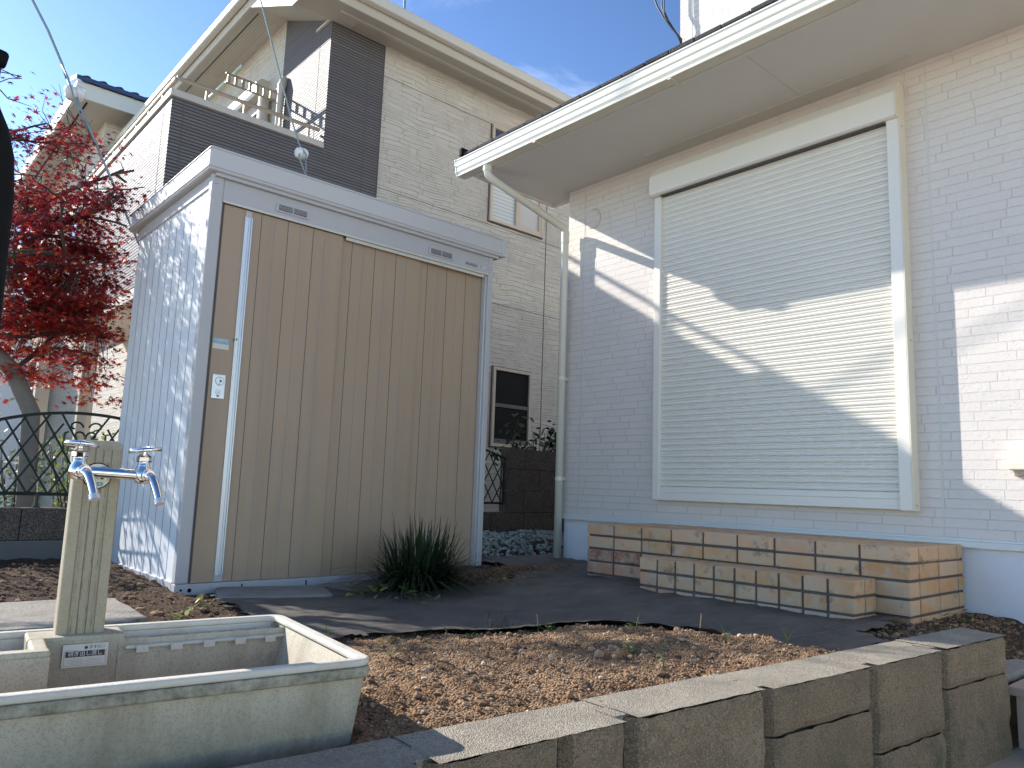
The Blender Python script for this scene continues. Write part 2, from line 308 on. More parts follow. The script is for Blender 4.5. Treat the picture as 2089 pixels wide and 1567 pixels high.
# ------------------------------------------------------------------ object helpers
def tag(o, label=None, cat=None, group=None, kind=None):
    if label: o['label'] = label
    if cat: o['category'] = cat
    if group: o['group'] = group
    if kind: o['kind'] = kind
    return o
def empty(name, loc, label, cat, group=None):
    o = bpy.data.objects.new(name, None); C.objects.link(o); o.location = loc; o.empty_display_size = .1
    return tag(o, label, cat, group)
class MB:
    def __init__(s): s.v = []; s.f = []; s.r = []
    def add(s, vs, fs, r=.5):
        o = len(s.v); s.v += [tuple(v) for v in vs]
        for f in fs: s.f.append(tuple(i+o for i in f)); s.r.append(r)
        return s
    def box(s, x0, x1, y0, y1, z0, z1, r=.5):
        x0, x1 = sorted((x0, x1)); y0, y1 = sorted((y0, y1)); z0, z1 = sorted((z0, z1))
        return s.add([(x, y, z) for z in (z0, z1) for y in (y0, y1) for x in (x0, x1)],
                     [(0, 2, 3, 1), (4, 5, 7, 6), (0, 1, 5, 4), (2, 6, 7, 3), (0, 4, 6, 2), (1, 3, 7, 5)], r)
    def prism(s, pts, d, r=.5):
        "polygon pts (3D) extruded by vector d"
        n = len(pts); d = Vector(d); a = [Vector(p) for p in pts]; b = [p+d for p in a]
        nrm = Vector((0, 0, 0))
        for i in range(n): nrm += a[i].cross(a[(i+1) % n])
        if nrm.dot(d) > 0: a, b = a[::-1], b[::-1]
        return s.add(a+b, [tuple(range(n)), tuple(range(2*n-1, n-1, -1))]+[(i, i+n, (i+1) % n+n, (i+1) % n) for i in range(n)], r)
    def tube(s, pts, rad, seg=10, caps=True, r=.5):
        pts = [Vector(p) for p in pts]; n = len(pts); rads = rad if isinstance(rad, (list, tuple)) else [rad]*n
        prev = None; vs = []
        for i, p in enumerate(pts):
            t = (pts[min(i+1, n-1)]-pts[max(i-1, 0)]).normalized()
            if prev is None:
                a = t.orthogonal().normalized()
            else:
                a = (prev-t*prev.dot(t)); a = a.normalized() if a.length > 1e-6 else t.orthogonal().normalized()
            prev = a; b = t.cross(a)
            for k in range(seg):
                w = 2*math.pi*k/seg; vs.append(p+(a*math.cos(w)+b*math.sin(w))*rads[i])
        fs = [(i*seg+k, i*seg+(k+1) % seg, (i+1)*seg+(k+1) % seg, (i+1)*seg+k) for i in range(n-1) for k in range(seg)]
        if caps: fs += [tuple(range(seg-1, -1, -1)), tuple((n-1)*seg+k for k in range(seg))]
        return s.add(vs, fs, r)
    def lathe(s, c, axis, prof, seg=20, r=.5):
        "prof: list of (distance along axis, radius)"
        c = Vector(c); ax = Vector(axis).normalized()
        return s.tube([c+ax*h for h, _ in prof], [max(q, 1e-4) for _, q in prof], seg, True, r) if len(set(round(h, 6) for h, _ in prof)) == len(prof) else s.tube([c+ax*(h+i*1e-5) for i, (h, _) in enumerate(prof)], [max(q, 1e-4) for _, q in prof], seg, True, r)
    def sheet(s, fn, nu, nv, r=.5):
        vs = [fn(i/nu, j/nv) for j in range(nv+1) for i in range(nu+1)]
        return s.add(vs, [(j*(nu+1)+i, j*(nu+1)+i+1, (j+1)*(nu+1)+i+1, (j+1)*(nu+1)+i) for j in range(nv) for i in range(nu)], r)
    def build(s, name, m, parent=None, label=None, bev=0, smooth=False, kind=None, cat=None, group=None, seg=2, auto=True):
        me = bpy.data.meshes.new(name); me.from_pydata([tuple(v) for v in s.v], [], s.f); me.update()
        at = me.attributes.new('rnd', 'FLOAT', 'FACE'); at.data.foreach_set('value', s.r)
        o = bpy.data.objects.new(name, me); C.objects.link(o); me.materials.append(m if not isinstance(m, str) else M[m])
        if parent:
            o.parent = parent
            w = Vector((0, 0, 0)); p = parent
            while p: w += p.location; p = p.parent
            o.location = -w
        if smooth: me.shade_smooth()
        if bev:
            b = o.modifiers.new('bevel', 'BEVEL'); b.width = bev; b.segments = seg; b.limit_method = 'ANGLE'; b.angle_limit = math.radians(40)
        return tag(o, label, cat, group, kind)
def bits(mb, name, m, parent=None, **kw):
    "one object per connected piece"
    par = list(range(len(mb.v)))
    def find(i):
        while par[i] != i: par[i] = par[par[i]]; i = par[i]
        return i
    for f in mb.f:
        for k in f[1:]: par[find(k)] = find(f[0])
    groups = {}
    for f, r in zip(mb.f, mb.r): groups.setdefault(find(f[0]), []).append((f, r))
    out = []
    for g in groups.values():
        o = MB(); ix = {}
        for f, r in g:
            for k in f:
                if k not in ix: ix[k] = len(o.v); o.v.append(mb.v[k])
            o.f.append(tuple(ix[k] for k in f)); o.r.append(r)
        out.append(o.build(name, m, parent, **kw))
    return out
def wpos(o):
    w = Vector((0, 0, 0))
    while o: w += o.location; o = o.parent
    return w
def text(name, s, origin, ux, uy, size, m, parent, extrude=.0004, squeeze=1.0):
    "flat lettering as mesh: ux = reading direction, uy = up direction"
    cu = bpy.data.curves.new(name, 'FONT'); cu.body = s; cu.size = size; cu.extrude = extrude; cu.align_x = 'CENTER'; cu.align_y = 'CENTER'; cu.resolution_u = 3
    tmp = bpy.data.objects.new(name, cu); C.objects.link(tmp); dg = bpy.context.evaluated_depsgraph_get(); dg.update()
    me = bpy.data.meshes.new_from_object(tmp.evaluated_get(dg)); bpy.data.objects.remove(tmp)
    ux = Vector(ux).normalized(); uy = Vector(uy).normalized(); n = ux.cross(uy)
    for v in me.vertices: v.co = Vector(origin)+ux*v.co.x*squeeze+uy*v.co.y+n*v.co.z
    o = bpy.data.objects.new(name, me); C.objects.link(o); me.materials.clear(); me.materials.append(M[m])
    o.parent = parent; o.location = -wpos(parent); return o
def fbm(x, y, z=0, o=4): return noise.fractal(Vector((x, y, z)), 1.0, 2.0, o)
def sm(a, b, x):
    t = max(0, min(1, (x-a)/(b-a))); return t*t*(3-2*t)

# ------------------------------------------------------------------ terrain
WALLF = lambda x: .97-.0659*(x-.68)               # front plane of the block wall
def hgt(x, y):
    h = .07*sm(2.3, 3.2, x)
    m = .115*(1-sm(2.08, 2.42, x+.12*(y-1.3)+.05*fbm(x*3, y*3)))*(1-sm(1.35, 2.45, y+.10*fbm(x*2.5, y*2.5, 3)))
    m *= sm(.2, 1.0, x)*.35+.65
    h = max(h, m)+(.02 if x < 2.2 else 0)*sm(2.4, 2.0, y)
    if x > 2.75: h -= .09*(1-sm(.9, 1.12, y))*sm(2.75, 2.95, x)
    if x < 1.3: h += .05*sm(3.0, 5.0, y)+.02*sm(.9, .3, x)*sm(2.6, 3.4, y)
    if x > 3.2 and y > 3.95: h -= .03*sm(3.95, 4.1, y)
    return h
def rough_amt(x, y):
    a = .011
    if x > 1.3 and y > 2.6: a = .005
    if x > 2.45: a = .006
    return a
def soil_z(x, y):
    return hgt(x, y)+rough_amt(x, y)*(fbm(x*9, y*9, 1, 5)*1.3+fbm(x*28, y*28, 5, 3)*.65)
def axis(segs):
    out = []
    for a, b, st in segs:
        n = max(1, round((b-a)/st)); out += [a+(b-a)*i/n for i in range(n)]
    return out+[segs[-1][1]]
xs = axis([(-3, .2, .2), (.2, .65, .03), (.65, 2.7, .011), (2.7, 3.95, .022), (3.95, 7.5, .3)])
ts = axis([(0, 1.6, .011), (1.6, 3.2, .03), (3.2, 4.4, .05), (4.4, 5.6, .2)])
vs = []; fs = []
for t_ in ts:
    for x in xs:
        y0 = WALLF(x)+.07 if x < 2.86 else .835
        y = y0+t_
        vs.append((x, y, soil_z(x, y) if t_ < 4.4 else .03))
n = len(xs)
for j in range(len(ts)-1):
    for i in range(n-1): fs.append((j*n+i, j*n+i+1, (j+1)*n+i+1, (j+1)*n+i))
b = MB(); b.v = vs; b.f = fs; b.r = [.5]*len(fs)
yard = b.build('garden_soil', 'soil', smooth=True, kind='structure')
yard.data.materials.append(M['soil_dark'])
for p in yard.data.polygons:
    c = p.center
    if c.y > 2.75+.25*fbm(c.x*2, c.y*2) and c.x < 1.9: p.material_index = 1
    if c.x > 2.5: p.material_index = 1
MB().box(-4, 7.5, 6.2, 30, -.28, -.01).build('neighbour_ground', 'ground', kind='structure')
MB().add([(-900, -900, -.28), (900, -900, -.28), (900, 900, -.28), (-900, 900, -.28)], [(0, 1, 2, 3)]).build('ground', 'ground', kind='structure')
pv = MB()
for i in range(-4, 6):
    for j in range(-5, 2):
        x0, y0 = i*.6-.12, j*.6+.22
        y1 = min(y0+.594, .9)
        if y1 > y0: pv.box(x0, min(x0+.594, 3.9), y0, y1, -.26, -.2)
pv.box(-2.6, 3.95, -3, .9, -.268, -.206)
pv.build('pavement', 'pave', kind='structure', bev=.003)
# loose crumbs of soil
ICO = []
def ico():
    bm = bmesh.new(); bmesh.ops.create_icosphere(bm, subdivisions=1, radius=1); v = [tuple(q.co) for q in bm.verts]; f = [tuple(q.index for q in p.verts) for p in bm.faces]; bm.free(); return v, f
IV, IF = ico()
def lump(mb, c, r, rr, flat=.7):
    a = random.uniform(0, 6.3); ca, sa = math.cos(a), math.sin(a); out = []
    sx, sy, sz = r*random.uniform(.7, 1.3), r*random.uniform(.6, 1.1), r*flat*random.uniform(.7, 1.2)
    for v in IV:
        q = random.uniform(.78, 1.18); x, y, z = v[0]*sx*q, v[1]*sy*q, v[2]*sz*q
        out.append((c[0]+x*ca-y*sa, c[1]+x*sa+y*ca, c[2]+z))
    mb.add(out, IF, rr)
cl = MB()
for _ in range(13500):
    x = random.uniform(.72, 2.55); y = random.uniform(1.02, 2.65) if random.random() < .85 else random.uniform(1.02, 1.5)
    if x > 2.3-.2*(y-1.2)+random.gauss(0, .06): continue
    if y < WALLF(x)+.13 or y > 2.55-(x-1.4)*.25: continue
    r = min(.016, .0019*math.exp(abs(random.gauss(0, .62))))
    lump(cl, (x, y, soil_z(x, y)+r*.25), r, min(1, max(0, random.gauss(.5, .25))))
for _ in range(2600):
    x = random.uniform(-.2, 1.5); y = random.uniform(2.5, 5.0); r = .004*math.exp(abs(random.gauss(0, .7)))
    if x > 1.2 and y > 3.7: continue
    lump(cl, (x, y, soil_z(x, y)+r*.2), min(r, .03), random.uniform(0, .6))
for _ in range(2200):
    x, y = random.gauss(2.98, .22), random.gauss(3.38, .10); r = min(.012, .0028*math.exp(abs(random.gauss(0, .5))))
    if y > 3.78 or x > 3.6: continue
    lump(cl, (x, y, hgt(x, y)+.018+.035*math.exp(-((x-2.98)/.25)**2-((y-3.38)/.10)**2)*random.random()), r, random.uniform(0, .6))
for _ in range(1500):
    x = random.uniform(2.7, 3.9); y = random.uniform(.86, 1.35); r = .0035*math.exp(abs(random.gauss(0, .6)))
    if y < WALLF(x)+.15 and x < 2.87: continue
    lump(cl, (x, y, soil_z(x, y)+r*.2), r, random.uniform(0, .7))
tag(cl.build('soil_crumbs', 'clod'), 'loose brown soil crumbs and small stones spread over the bed', 'soil crumbs', kind='stuff')
# ------------------------------------------------------------------ weed control sheet
def in_sheet(x, y):
    e = .07*fbm(x*4, y*4, 9)+.05*fbm(x*15, y*15, 2)
    left = 1.33+.10*(y-3.1) if y > 2.5 else 1.27
    if x < left+e or x > 3.9: return False
    if y > 3.62+.5*sm(3.0, 3.4, x)+e: return False
    lo = 2.50-.3*(x-1.3) if x < 1.75 else 2.36-(x-1.75)*2.15
    lo = max(lo, 1.18 if x < 2.9 else 1.30)
    if y < lo+e: return False
    if 2.15 < x < 3.2 and y > 3.25+.12*fbm(x*5, y*5)+abs(x-2.7)*.2: return False
    return True
tw = MB(); st = .022; idx = {}
NX, NY = int(2.75/st), int(3.1/st)
def tz(x, y):
    w = .010*fbm(x*2.2+y*1.1, y*3.5, 4, 3)+.006*fbm(x*9, y*12, 8, 3)+.010*max(0, fbm(x*2+y*6, y*1.5-x*3, 6, 2))**1.5
    edge = 0
    return max(hgt(x, y)+.018+w+(.02*sm(3.7, 4.0, y) if x > 3.3 else 0), soil_z(x, y)-.004 if x > 2.5 else hgt(x, y)+.010)
for j in range(NY):
    for i in range(NX):
        x, y = 1.2+i*st, 1.1+j*st
        if in_sheet(x+st/2, y+st/2):
            q = []
            for a, b_ in ((0, 0), (1, 0), (1, 1), (0, 1)):
                k = (i+a, j+b_)
                if k not in idx: idx[k] = len(tw.v); tw.v.append((1.2+k[0]*st, 1.1+k[1]*st, tz(1.2+k[0]*st, 1.1+k[1]*st)))
                q.append(idx[k])
            tw.f.append(tuple(q)); tw.r.append(.5)
tw.build('weed_sheet', 'tarp', smooth=True, label='black woven weed control sheet lying on the ground before the shed', cat='weed sheet')
# ------------------------------------------------------------------ foreground block wall
WX = Vector((1, -.0659, 0)).normalized(); WN = Vector((.0659, 1, 0)).normalized()
def wp(x, d, z):
    return Vector((x, WALLF(x), z))+WN*d
rw = empty('block_wall', (1.8, WALLF(1.8), -.22), 'low tan split face concrete block wall in the foreground', 'wall')
faceb = MB(); topb = MB()
def block(x0, x1, z0, z1, prot, r):
    g = .007; x0 += g; x1 -= g; z0 += .003; z1 -= .003; nu = max(4, int((x1-x0)/.013)); nv = max(4, int((z1-z0)/.013))
    seed = random.uniform(0, 50); gx = .020
    def f(u, v):
        x = x0+(x1-x0)*u; z = z0+(z1-z0)*v
        e = min((u)*(x1-x0), (1-u)*(x1-x0))/gx; e2 = min(v, 1-v)*(z1-z0)/.006
        d = -(prot*min(1, e)**.6*min(1, e2+.75)) + .0065*fbm(x*14, z*14, seed, 5)*min(1, e)
        return wp(x+.003*fbm(z*20, seed)*(u > .99 or u < .01), d, z+.003*fbm(x*25, seed)*(v > .99)-.002*(v < .01))
    faceb.sheet(f, nu, nv, r)
    P = [wp(x0, 0, z0), wp(x1, 0, z0), wp(x1, 0, z1), wp(x0, 0, z1)]
    faceb.prism(P, WN*.055, r)
cols = [(-1.2, -.7, [(-.24, -.065), (-.065, .149)]), (-.7, -.25, [(-.24, .045), (.045, .149)]), (-.25, .25, [(-.24, -.065), (-.065, .149)]), (.25, .70, [(-.24, .045), (.045, .149)]),
        (.70, .965, [(-.24, .149)]), (.965, 1.125, [(-.24, .149)]), (1.125, 1.545, [(-.24, -.065), (-.065, .149)]),
        (1.545, 1.995, [(-.24, .047), (.047, .149)]), (1.995, 2.385, [(-.24, -.065), (-.065, .149)]), (2.385, 2.845, [(-.24, .040), (.040, .149)])]
for x0, x1, zz in cols:
    for z0, z1 in zz: block(x0, x1, z0, z1, .030, random.random())
faceb.build('block_face', 'bface', rw, smooth=False)
jx = [-1.2, -.7, -.25, .25, .70, 1.125, 1.545, 1.995, 2.385, 2.845]
def topstrip(d0, d1, xa, xb, z, jag, dz=0):
    nu = max(2, int((xb-xa)/.012))
    def f(u, v):
        x = xa+(xb-xa)*u; d = d0+(d1-d0)*v
        if v < .01: d += jag*fbm(x*22, 3, 3, 4)
        if v > .99: d += jag*.6*fbm(x*14, 8, 3, 4)
        return wp(x, d, z+dz*v+.0009*fbm(x*30, d*30, 0, 3)+.003*fbm(x*3, 2)*0)
    topb.sheet(f, nu, 6, .5)
for a, b_ in zip(jx[:-1], jx[1:]):
    h = .150+random.uniform(-.0015, .0015)
    topstrip(-.026, .058, a+.016, b_-.016, h, .004)
    topstrip(.004, .058, a-.017, a+.0165, h-.0015, .002)
    topstrip(.0605, .122, a+.02+random.uniform(-.02, .02), b_+.015, h-.002, .003)
    topb.prism([wp(a+.01, .057, .13), wp(b_, .057, .13), wp(b_, .057, h-.004), wp(a+.01, .057, h-.004)], WN*.064)
topb.prism([wp(-1.2, .056, -.24), wp(2.845, .056, -.24), wp(2.845, .056, .1), wp(-1.2, .056, .1)], WN*.066)
topb.prism([wp(-1.2, .004, -.24), wp(2.84, .004, -.24), wp(2.84, .004, .1485), wp(-1.2, .004, .1485)], WN*.055)
topb.build('block_top', 'btop', rw)
# step tile + stone beside wall end
stp = empty('tiled_step', (3.4, .2, -.2), 'pinkish tiled entrance step at the right edge past the block wall', 'step')
MB().box(2.89, 3.9, -.8, .805, -.2, -.042).build('riser', 'tile', stp, bev=.003)
MB().box(2.872, 3.9, -.8, .825, -.040, -.012).build('tread', 'tile', stp, bev=.005)
sl = MB(); pts = []
for k in range(14):
    a = 2*math.pi*k/14; pts.append((3.10+.24*math.cos(a)*(1+.12*fbm(k, 1)), .90+.055*math.sin(a)*(1+.2*fbm(k, 4)), -.028))
sl.prism(pts, (0, 0, .03)); sl.build('paving_stone', 'slab', bev=.006, label='flat grey stone lying beside the end of the block wall', cat='paving stone')
# slabs near shed
def slab(cx, cy, w, d, z, rot, label, name='paving_slab'):
    m = MB(); pts = []; N = 40
    for k in range(N):
        a = 2*math.pi*(k+.5)/N; q = 1/max(abs(math.cos(a)), abs(math.sin(a))); x = math.cos(a)*q*w/2*(1+.03*fbm(a*3, cx)); y = math.sin(a)*q*d/2*(1+.04*fbm(a*3, cy))
        pts.append((cx+x*math.cos(rot)-y*math.sin(rot), cy+x*math.sin(rot)+y*math.cos(rot), z-.05))
    m.prism(pts, (0, 0, .05)); m.build(name, 'slab', bev=.006, label=label, cat='paving slab')
slab(.48, 3.25, .88, .62, .052, -.05, 'pale weathered stone slab behind the tap post')
slab(1.66, 3.58, .52, .34, .028, -.35, 'concrete slab under the front edge of the shed')
slab(2.14, 3.64, .34, .26, .026, .25, 'small concrete slab between the shed and the grass clump')
# ------------------------------------------------------------------ garden shed
X0, X1, Y0, Y1 = 1.275, 3.17, 3.83, 5.12
shed = empty('storage_shed', (2.22, 4.45, .0), 'tall steel garden shed with taupe sliding doors and pale blue sides', 'shed')
b = MB(); b.box(X0, X1, Y0-.004, Y0+.05, -.02, .048); b.box(X0, X0+.05, Y0+.05, Y1, -.012, .055); b.box(X0, X1, Y1-.05, Y1+.002, -.01, .05); b.box(X1-.05, X1, Y0+.05, Y1-.05, -.01, .05)
b.build('base_rail', 'shed_grey', shed, bev=.004)
holes = MB()
for x, z, r in ((1.305, .020, .006), (1.345, .018, .010)): holes.lathe((x, Y0-.003, z), (0, -1, 0), [(0, r), (.002, r)], 14)
for x in (1.60, 1.95): holes.box(x, x+.006, Y0-.0065, Y0-.003, .012, .036)
bits(holes, 'bolt_hole', 'black', shed)
b = MB(); b.box(X0, 1.337, Y0, Y0+.05, .049, 2.12); b.build('corner_post', 'shed_grey', shed, bev=.006)
b = MB(); b.box(3.128, X1, Y0, Y0+.05, .049, 2.12); b.build('corner_post', 'shed_grey', shed, bev=.006)
b = MB(); b.box(1.337, 3.128, Y0+.004, Y0+.06, 1.985, 2.12); b.build('lintel', 'shed_grey', shed, bev=.003)
b = MB(); b.box(1.337, 3.126, Y0-.006, Y0+.004, 1.974, 1.986); b.build('track_trim', 'alu_trim', shed, bev=.002)
b = MB(); b.box(2.06, 3.10, Y0+.006, Y0+.012, 1.955, 1.974); b.build('track', 'alu_trim', shed)
# side wall with ribs
b = MB(); yy = Y0+.052; pitch = .123; xx = X0+.012
prof = [(yy, xx)]
while yy < Y1-.05:
    prof += [(yy, xx), (yy+.003, xx+.006), (yy+.006, xx+.006), (yy+.008, xx)]
    yy += pitch; prof.append((yy, xx))
prof.append((Y1, xx))
for (a, xa), (c, xc) in zip(prof[:-1], prof[1:]):
    b.add([(xa, a, .05), (xc, c, .05), (xc, c, 2.12), (xa, a, 2.12)], [(0, 3, 2, 1)])
b.box(X0+.03, X0+.04, Y0+.06, Y1, .05, 2.12)
b.build('side_panel', 'shed_side', shed)
sm_ = MB(); yy = Y0+.052
while yy < Y1-.05: sm_.box(X0+.0112, X0+.0125, yy+.001, yy+.0062, .056, 2.05); yy += pitch
bits(sm_, 'side_seam', 'side_seam', shed)
b = MB(); b.box(X0+.004, X0+.02, Y0+.052, Y1, 2.05, 2.13); b.build('side_header', 'shed_grey', shed, bev=.003)
b = MB(); b.box(X1-.03, X1-.004, Y0+.05, Y1, .05, 2.12); b.build('side_panel', 'shed_side', shed)
b = MB(); b.box(X0+.01, X1-.01, Y1-.02, Y1, .05, 2.12); b.build('back_panel', 'shed_side', shed)
# roof
b = MB(); fo, so_, bo = .035, .035, .10
rx0, rx1, ry0, ry1 = X0-so_, X1+.075, Y0-fo, Y1+bo
b.box(rx0, rx1, ry0, ry1, 2.118, 2.25); b.build('roof_fascia', 'shed_roof', shed, bev=.014, seg=3)
b = MB(); b.box(rx0-.004, rx1+.004, ry0-.004, ry1, 2.135, 2.139); b.box(rx0-.004, rx1+.004, ry0-.004, ry1, 2.232, 2.234); b.build('fascia_groove', 'shed_grey', shed)
b = MB(); b.box(rx1-.03, rx1+.006, ry0-.006, ry0+.03, 2.12, 2.245); b.build('corner_cap', 'shed_roof', shed, bev=.005)
b = MB(); b.box(X0+.01, X1+.03, Y0-.02, Y1+.05, 2.10, 2.117); b.build('roof_underside', 'shed_grey', shed)
# doors
def door(x0, x1, y, name, seams, zt=1.974, plain=None):
    d = MB(); e = [x0]+seams+[x1]
    for a, c in zip(e[:-1], e[1:]):
        d.prism([(a, y, .05), (a+.002, y-.003, .05), (c-.002, y-.003, .05), (c, y, .05)], (0, 0, zt-.05))
    d.box(x0, x1, y+.0002, y+.014, .05, zt)
    o = d.build(name, 'shed_door', shed)
    s1 = MB(); s2 = MB()
    for i, sx in enumerate(seams):
        (s1 if i % 2 == 0 else s2).box(sx-(.0013 if i % 2 else .0018), sx+(.0013 if i % 2 else .0018), y-.0032-(.0008 if i % 2 else 0), y-.0005, .052, zt-.002)
    if seams:
        bits(s1, 'seam', 'seam', o)
        if s2.v: bits(s2, 'seam', 'seam_pale', o)
    return o
d1 = door(1.352, 2.045, Y0+.018, 'sliding_door', [1.555, 1.632, 1.707, 1.783, 1.858, 1.931])
d2 = door(2.035, 2.60, Y0+.034, 'sliding_door', [2.115, 2.19, 2.27, 2.345, 2.42, 2.495])
d3 = door(2.59, 3.112, Y0+.050, 'sliding_door', [2.665, 2.745, 2.82, 2.90, 2.975, 3.05])
b = MB(); b.box(1.3375, 1.352, Y0+.02, Y0+.03, .05, 1.98); b.build('gap_shadow_strip', 'seam', shed)
b = MB(); b.box(3.112, 3.128, Y0+.015, Y0+.07, .05, 1.974); b.box(3.108, 3.1125, Y0+.006, Y0+.04, .05, 1.974); b.build('jamb', 'alu', shed)
hd = MB(); hx = 1.463
for a, c, dp in ((0, .006, .010), (.006, .022, .004), (.022, .026, .008), (.026, .034, .003), (.034, .040, .012)): hd.box(hx+a, hx+c, Y0+.015-dp, Y0+.0148, .08, 1.935)
ho = hd.build('handle_strip', 'alu', d1, bev=.0012); MB().box(hx, hx+.04, Y0+.010, Y0+.0148, .052, .08).build('handle_end', 'shed_grey', d1)
MB().box(hx+.004, hx+.036, Y0+.010, Y0+.0148, 1.935, 1.968).build('handle_end', 'shed_grey', d1)
lk = MB(); lk.box(1.369, 1.436, Y0+.008, Y0+.0148, .955, 1.082); lo = lk.build('lock_plate', 'alu', d1, bev=.004)
k = MB(); k.lathe((1.405, Y0+.008, 1.047), (0, -1, 0), [(0, .021), (.002, .021), (.0022, .019), (.004, .018)], 24); k.build('lock_dial', 'alu', lo)
k = MB(); k.lathe((1.405, Y0+.0078, 1.047), (0, -1, 0), [(0, .0225), (.001, .0225)], 24); k.lathe((1.409, Y0+.0035, 1.047), (0, -1, 0), [(0, .0055), (.001, .0055)], 12)
k.box(1.4035, 1.4048, Y0+.0034, Y0+.0045, 1.028, 1.066); k.lathe((1.402, Y0+.0076, .990), (0, -1, 0), [(0, .0125), (.0008, .0125)], 20); k.box(1.396, 1.408, Y0+.0070, Y0+.0078, .967, .974); k.build('lock_mark', 'ink', lo)
k = MB(); k.lathe((1.402, Y0+.0068, .990), (0, -1, 0), [(0, .0115), (.001, .011)], 20); k.build('keyhole_cover', 'alu', lo)
k = MB(); k.lathe((1.403, Y0+.0056, .990), (0, -1, 0), [(0, .003), (.001, .003)], 10); k.build('keyhole', 'ink', lo)
lb = MB(); lb.box(1.344+.012, 1.43+.008, Y0+.0140, Y0+.0149, 1.212, 1.238); lbo = lb.build('label', 'label', d1)
k = MB(); k.box(1.356, 1.438, Y0+.0138, Y0+.0149, 1.238, 1.268); k.build('label_print', 'label_blue', lbo)
tx = text('label_text', 'ご使用方法', (1.397, Y0+.0132, 1.256), (1, 0, 0), (0, 0, 1), .013, 'ink_white', lbo)
for vx in (1.72, 2.735):
    v = MB(); v.box(vx-.098, vx+.098, Y0-.003, Y0+.0038, 2.008, 2.058); vo = v.build('vent', 'shed_grey', shed, bev=.002)
    k = MB(); k.box(vx-.082, vx+.082, Y0-.0036, Y0-.001, 2.018, 2.050); k.build('vent_opening', 'vent_dark', vo)
    k = MB()
    for q in range(4): k.box(vx-.081, vx+.081, Y0-.0046, Y0-.0036, 2.0235+q*.0070, 2.0260+q*.0070)
    k.box(vx-.003, vx+.003, Y0-.0050, Y0-.0036, 2.018, 2.050); k.build('vent_slat', 'shed_grey', vo)
text('maker_mark', 'INABA', (2.985, Y0+.0025, 2.018), (1, 0, 0), (0, 0, 1), .030, 'ink_shed', shed, .001, 1.15)
k = MB(); k.box(3.062, 3.10, Y0+.0025, Y0+.0038, 2.008, 2.030); ko = k.build('small_sticker', 'shed_roof', shed)
text('sticker_mark', 'M', (3.069, Y0+.0018, 2.020), (1, 0, 0), (0, 0, 1), .014, 'ink_red', ko)
k = MB(); put_leaf_later = None; k.lathe((3.148, Y0-.001, 2.02), (0, -1, 0), [(0, .007), (.003, .006)], 10); k.lathe((1.295, Y0-.001, 2.07), (0, -1, 0), [(0, .009), (.004, .007)], 10); bits(k, 'screw', 'shed_grey', shed)
# ------------------------------------------------------------------ main house
HX, HY = 3.92, 3.862
house = empty('house', (4.6, 1.2, .0), 'white painted brick sided house with large closed roller shutter on the right', 'house')
b = MB(); b.box(HX, 9, -4, HY, .392, 2.80); wall = b.build('wall', 'siding', house)
b = MB(); b.box(4.6, 9, -4, 3.35, 3.3, 6.4); b.build('upper_wall', 'siding', house)
b = MB(); b.box(HX+.015, 9, -4, HY-.012, -.05, .39); b.build('foundation', 'found', house)
b = MB(); b.box(HX-.018, HX+.01, -4, HY+.012, .362, .392); b.box(HX-.006, HX+.01, -4, HY+.004, .3925, .402); b.build('base_trim', 'trim', house, bev=.002)
b = MB(); b.box(HX-.021, HX-.018, 1.03, 1.075, .364, .390); b.build('trim_joint', 'trim', house)
b = MB()
for y in (3.70, 1.345): b.box(HX-.0015, HX+.002, y-.005, y+.005, .402, 2.80)
bits(b, 'sealant_joint', 'soffit', house)
b = MB(); b.box(4.5985, 4.602, 3.235, 3.245, 3.4, 6.4); bits(b, 'sealant_joint', 'soffit', house)
YE = 4.14
b = MB(); b.box(3.235, 4.03, -4, YE-.02, 2.80, 2.83); b.build('soffit', 'soffit', house)
b = MB()
for y in (.35, 1.95): b.box(3.24, 3.92, y, y+.0015, 2.7993, 2.8005)
bits(b, 'soffit_joint', 'eave_slot', house)
b = MB(); b.box(3.80, 3.805, 1.40, 3.02, 2.797, 2.8005); b.build('soffit_vent', 'black', house)
b = MB(); b.box(3.795, 3.800, 1.38, 3.05, 2.794, 2.8005); b.box(3.806, 3.83, 1.38, 3.05, 2.796, 2.8005); bits(b, 'soffit_vent_frame', 'soffit', house)
b = MB(); b.box(3.205, 3.235, -4, YE, 2.790, 2.93); b.box(3.235, 4.03, YE-.018, YE, 2.785, 2.95); b.box(4.012, 4.03, HY, YE-.018, 2.785, 2.95); b.build('fascia_board', 'soffit', house)
b = MB(); y_ = -4
gp = [(3.203, 2.800), (3.203, 2.895), (3.108, 2.915), (3.104, 2.905), (3.109, 2.898), (3.111, 2.880), (3.111, 2.868), (3.113, 2.862), (3.117, 2.856), (3.119, 2.838), (3.119, 2.828), (3.122, 2.822), (3.127, 2.812), (3.129, 2.800)]
gp = [(x, 0, z) for x, z in gp]
b.prism([(x, -4, z) for x, _, z in gp], (0, YE+.09+4, 0)); gut = b.build('gutter', 'gutter', house, smooth=False)
b = MB(); b.box(3.126, 3.203, -4, YE+.088, 2.793, 2.7995); b.build('gutter_base', 'gutter_under', gut, bev=.002)
b = MB(); b.prism([(x-.004 if x < 3.2 else x+.002, YE+.091, z+(.004 if z > 2.85 else -.006)) for x, _, z in gp], (0, .012, 0)); b.build('gutter_end_cap', 'gutter', gut, bev=.002)
b = MB()
for y in (3.42, 2.35, 1.30, .25): b.box(3.128, 3.236, y-.012, y+.012, 2.786, 2.7925)
bits(b, 'gutter_bracket', 'gutter_under', gut)
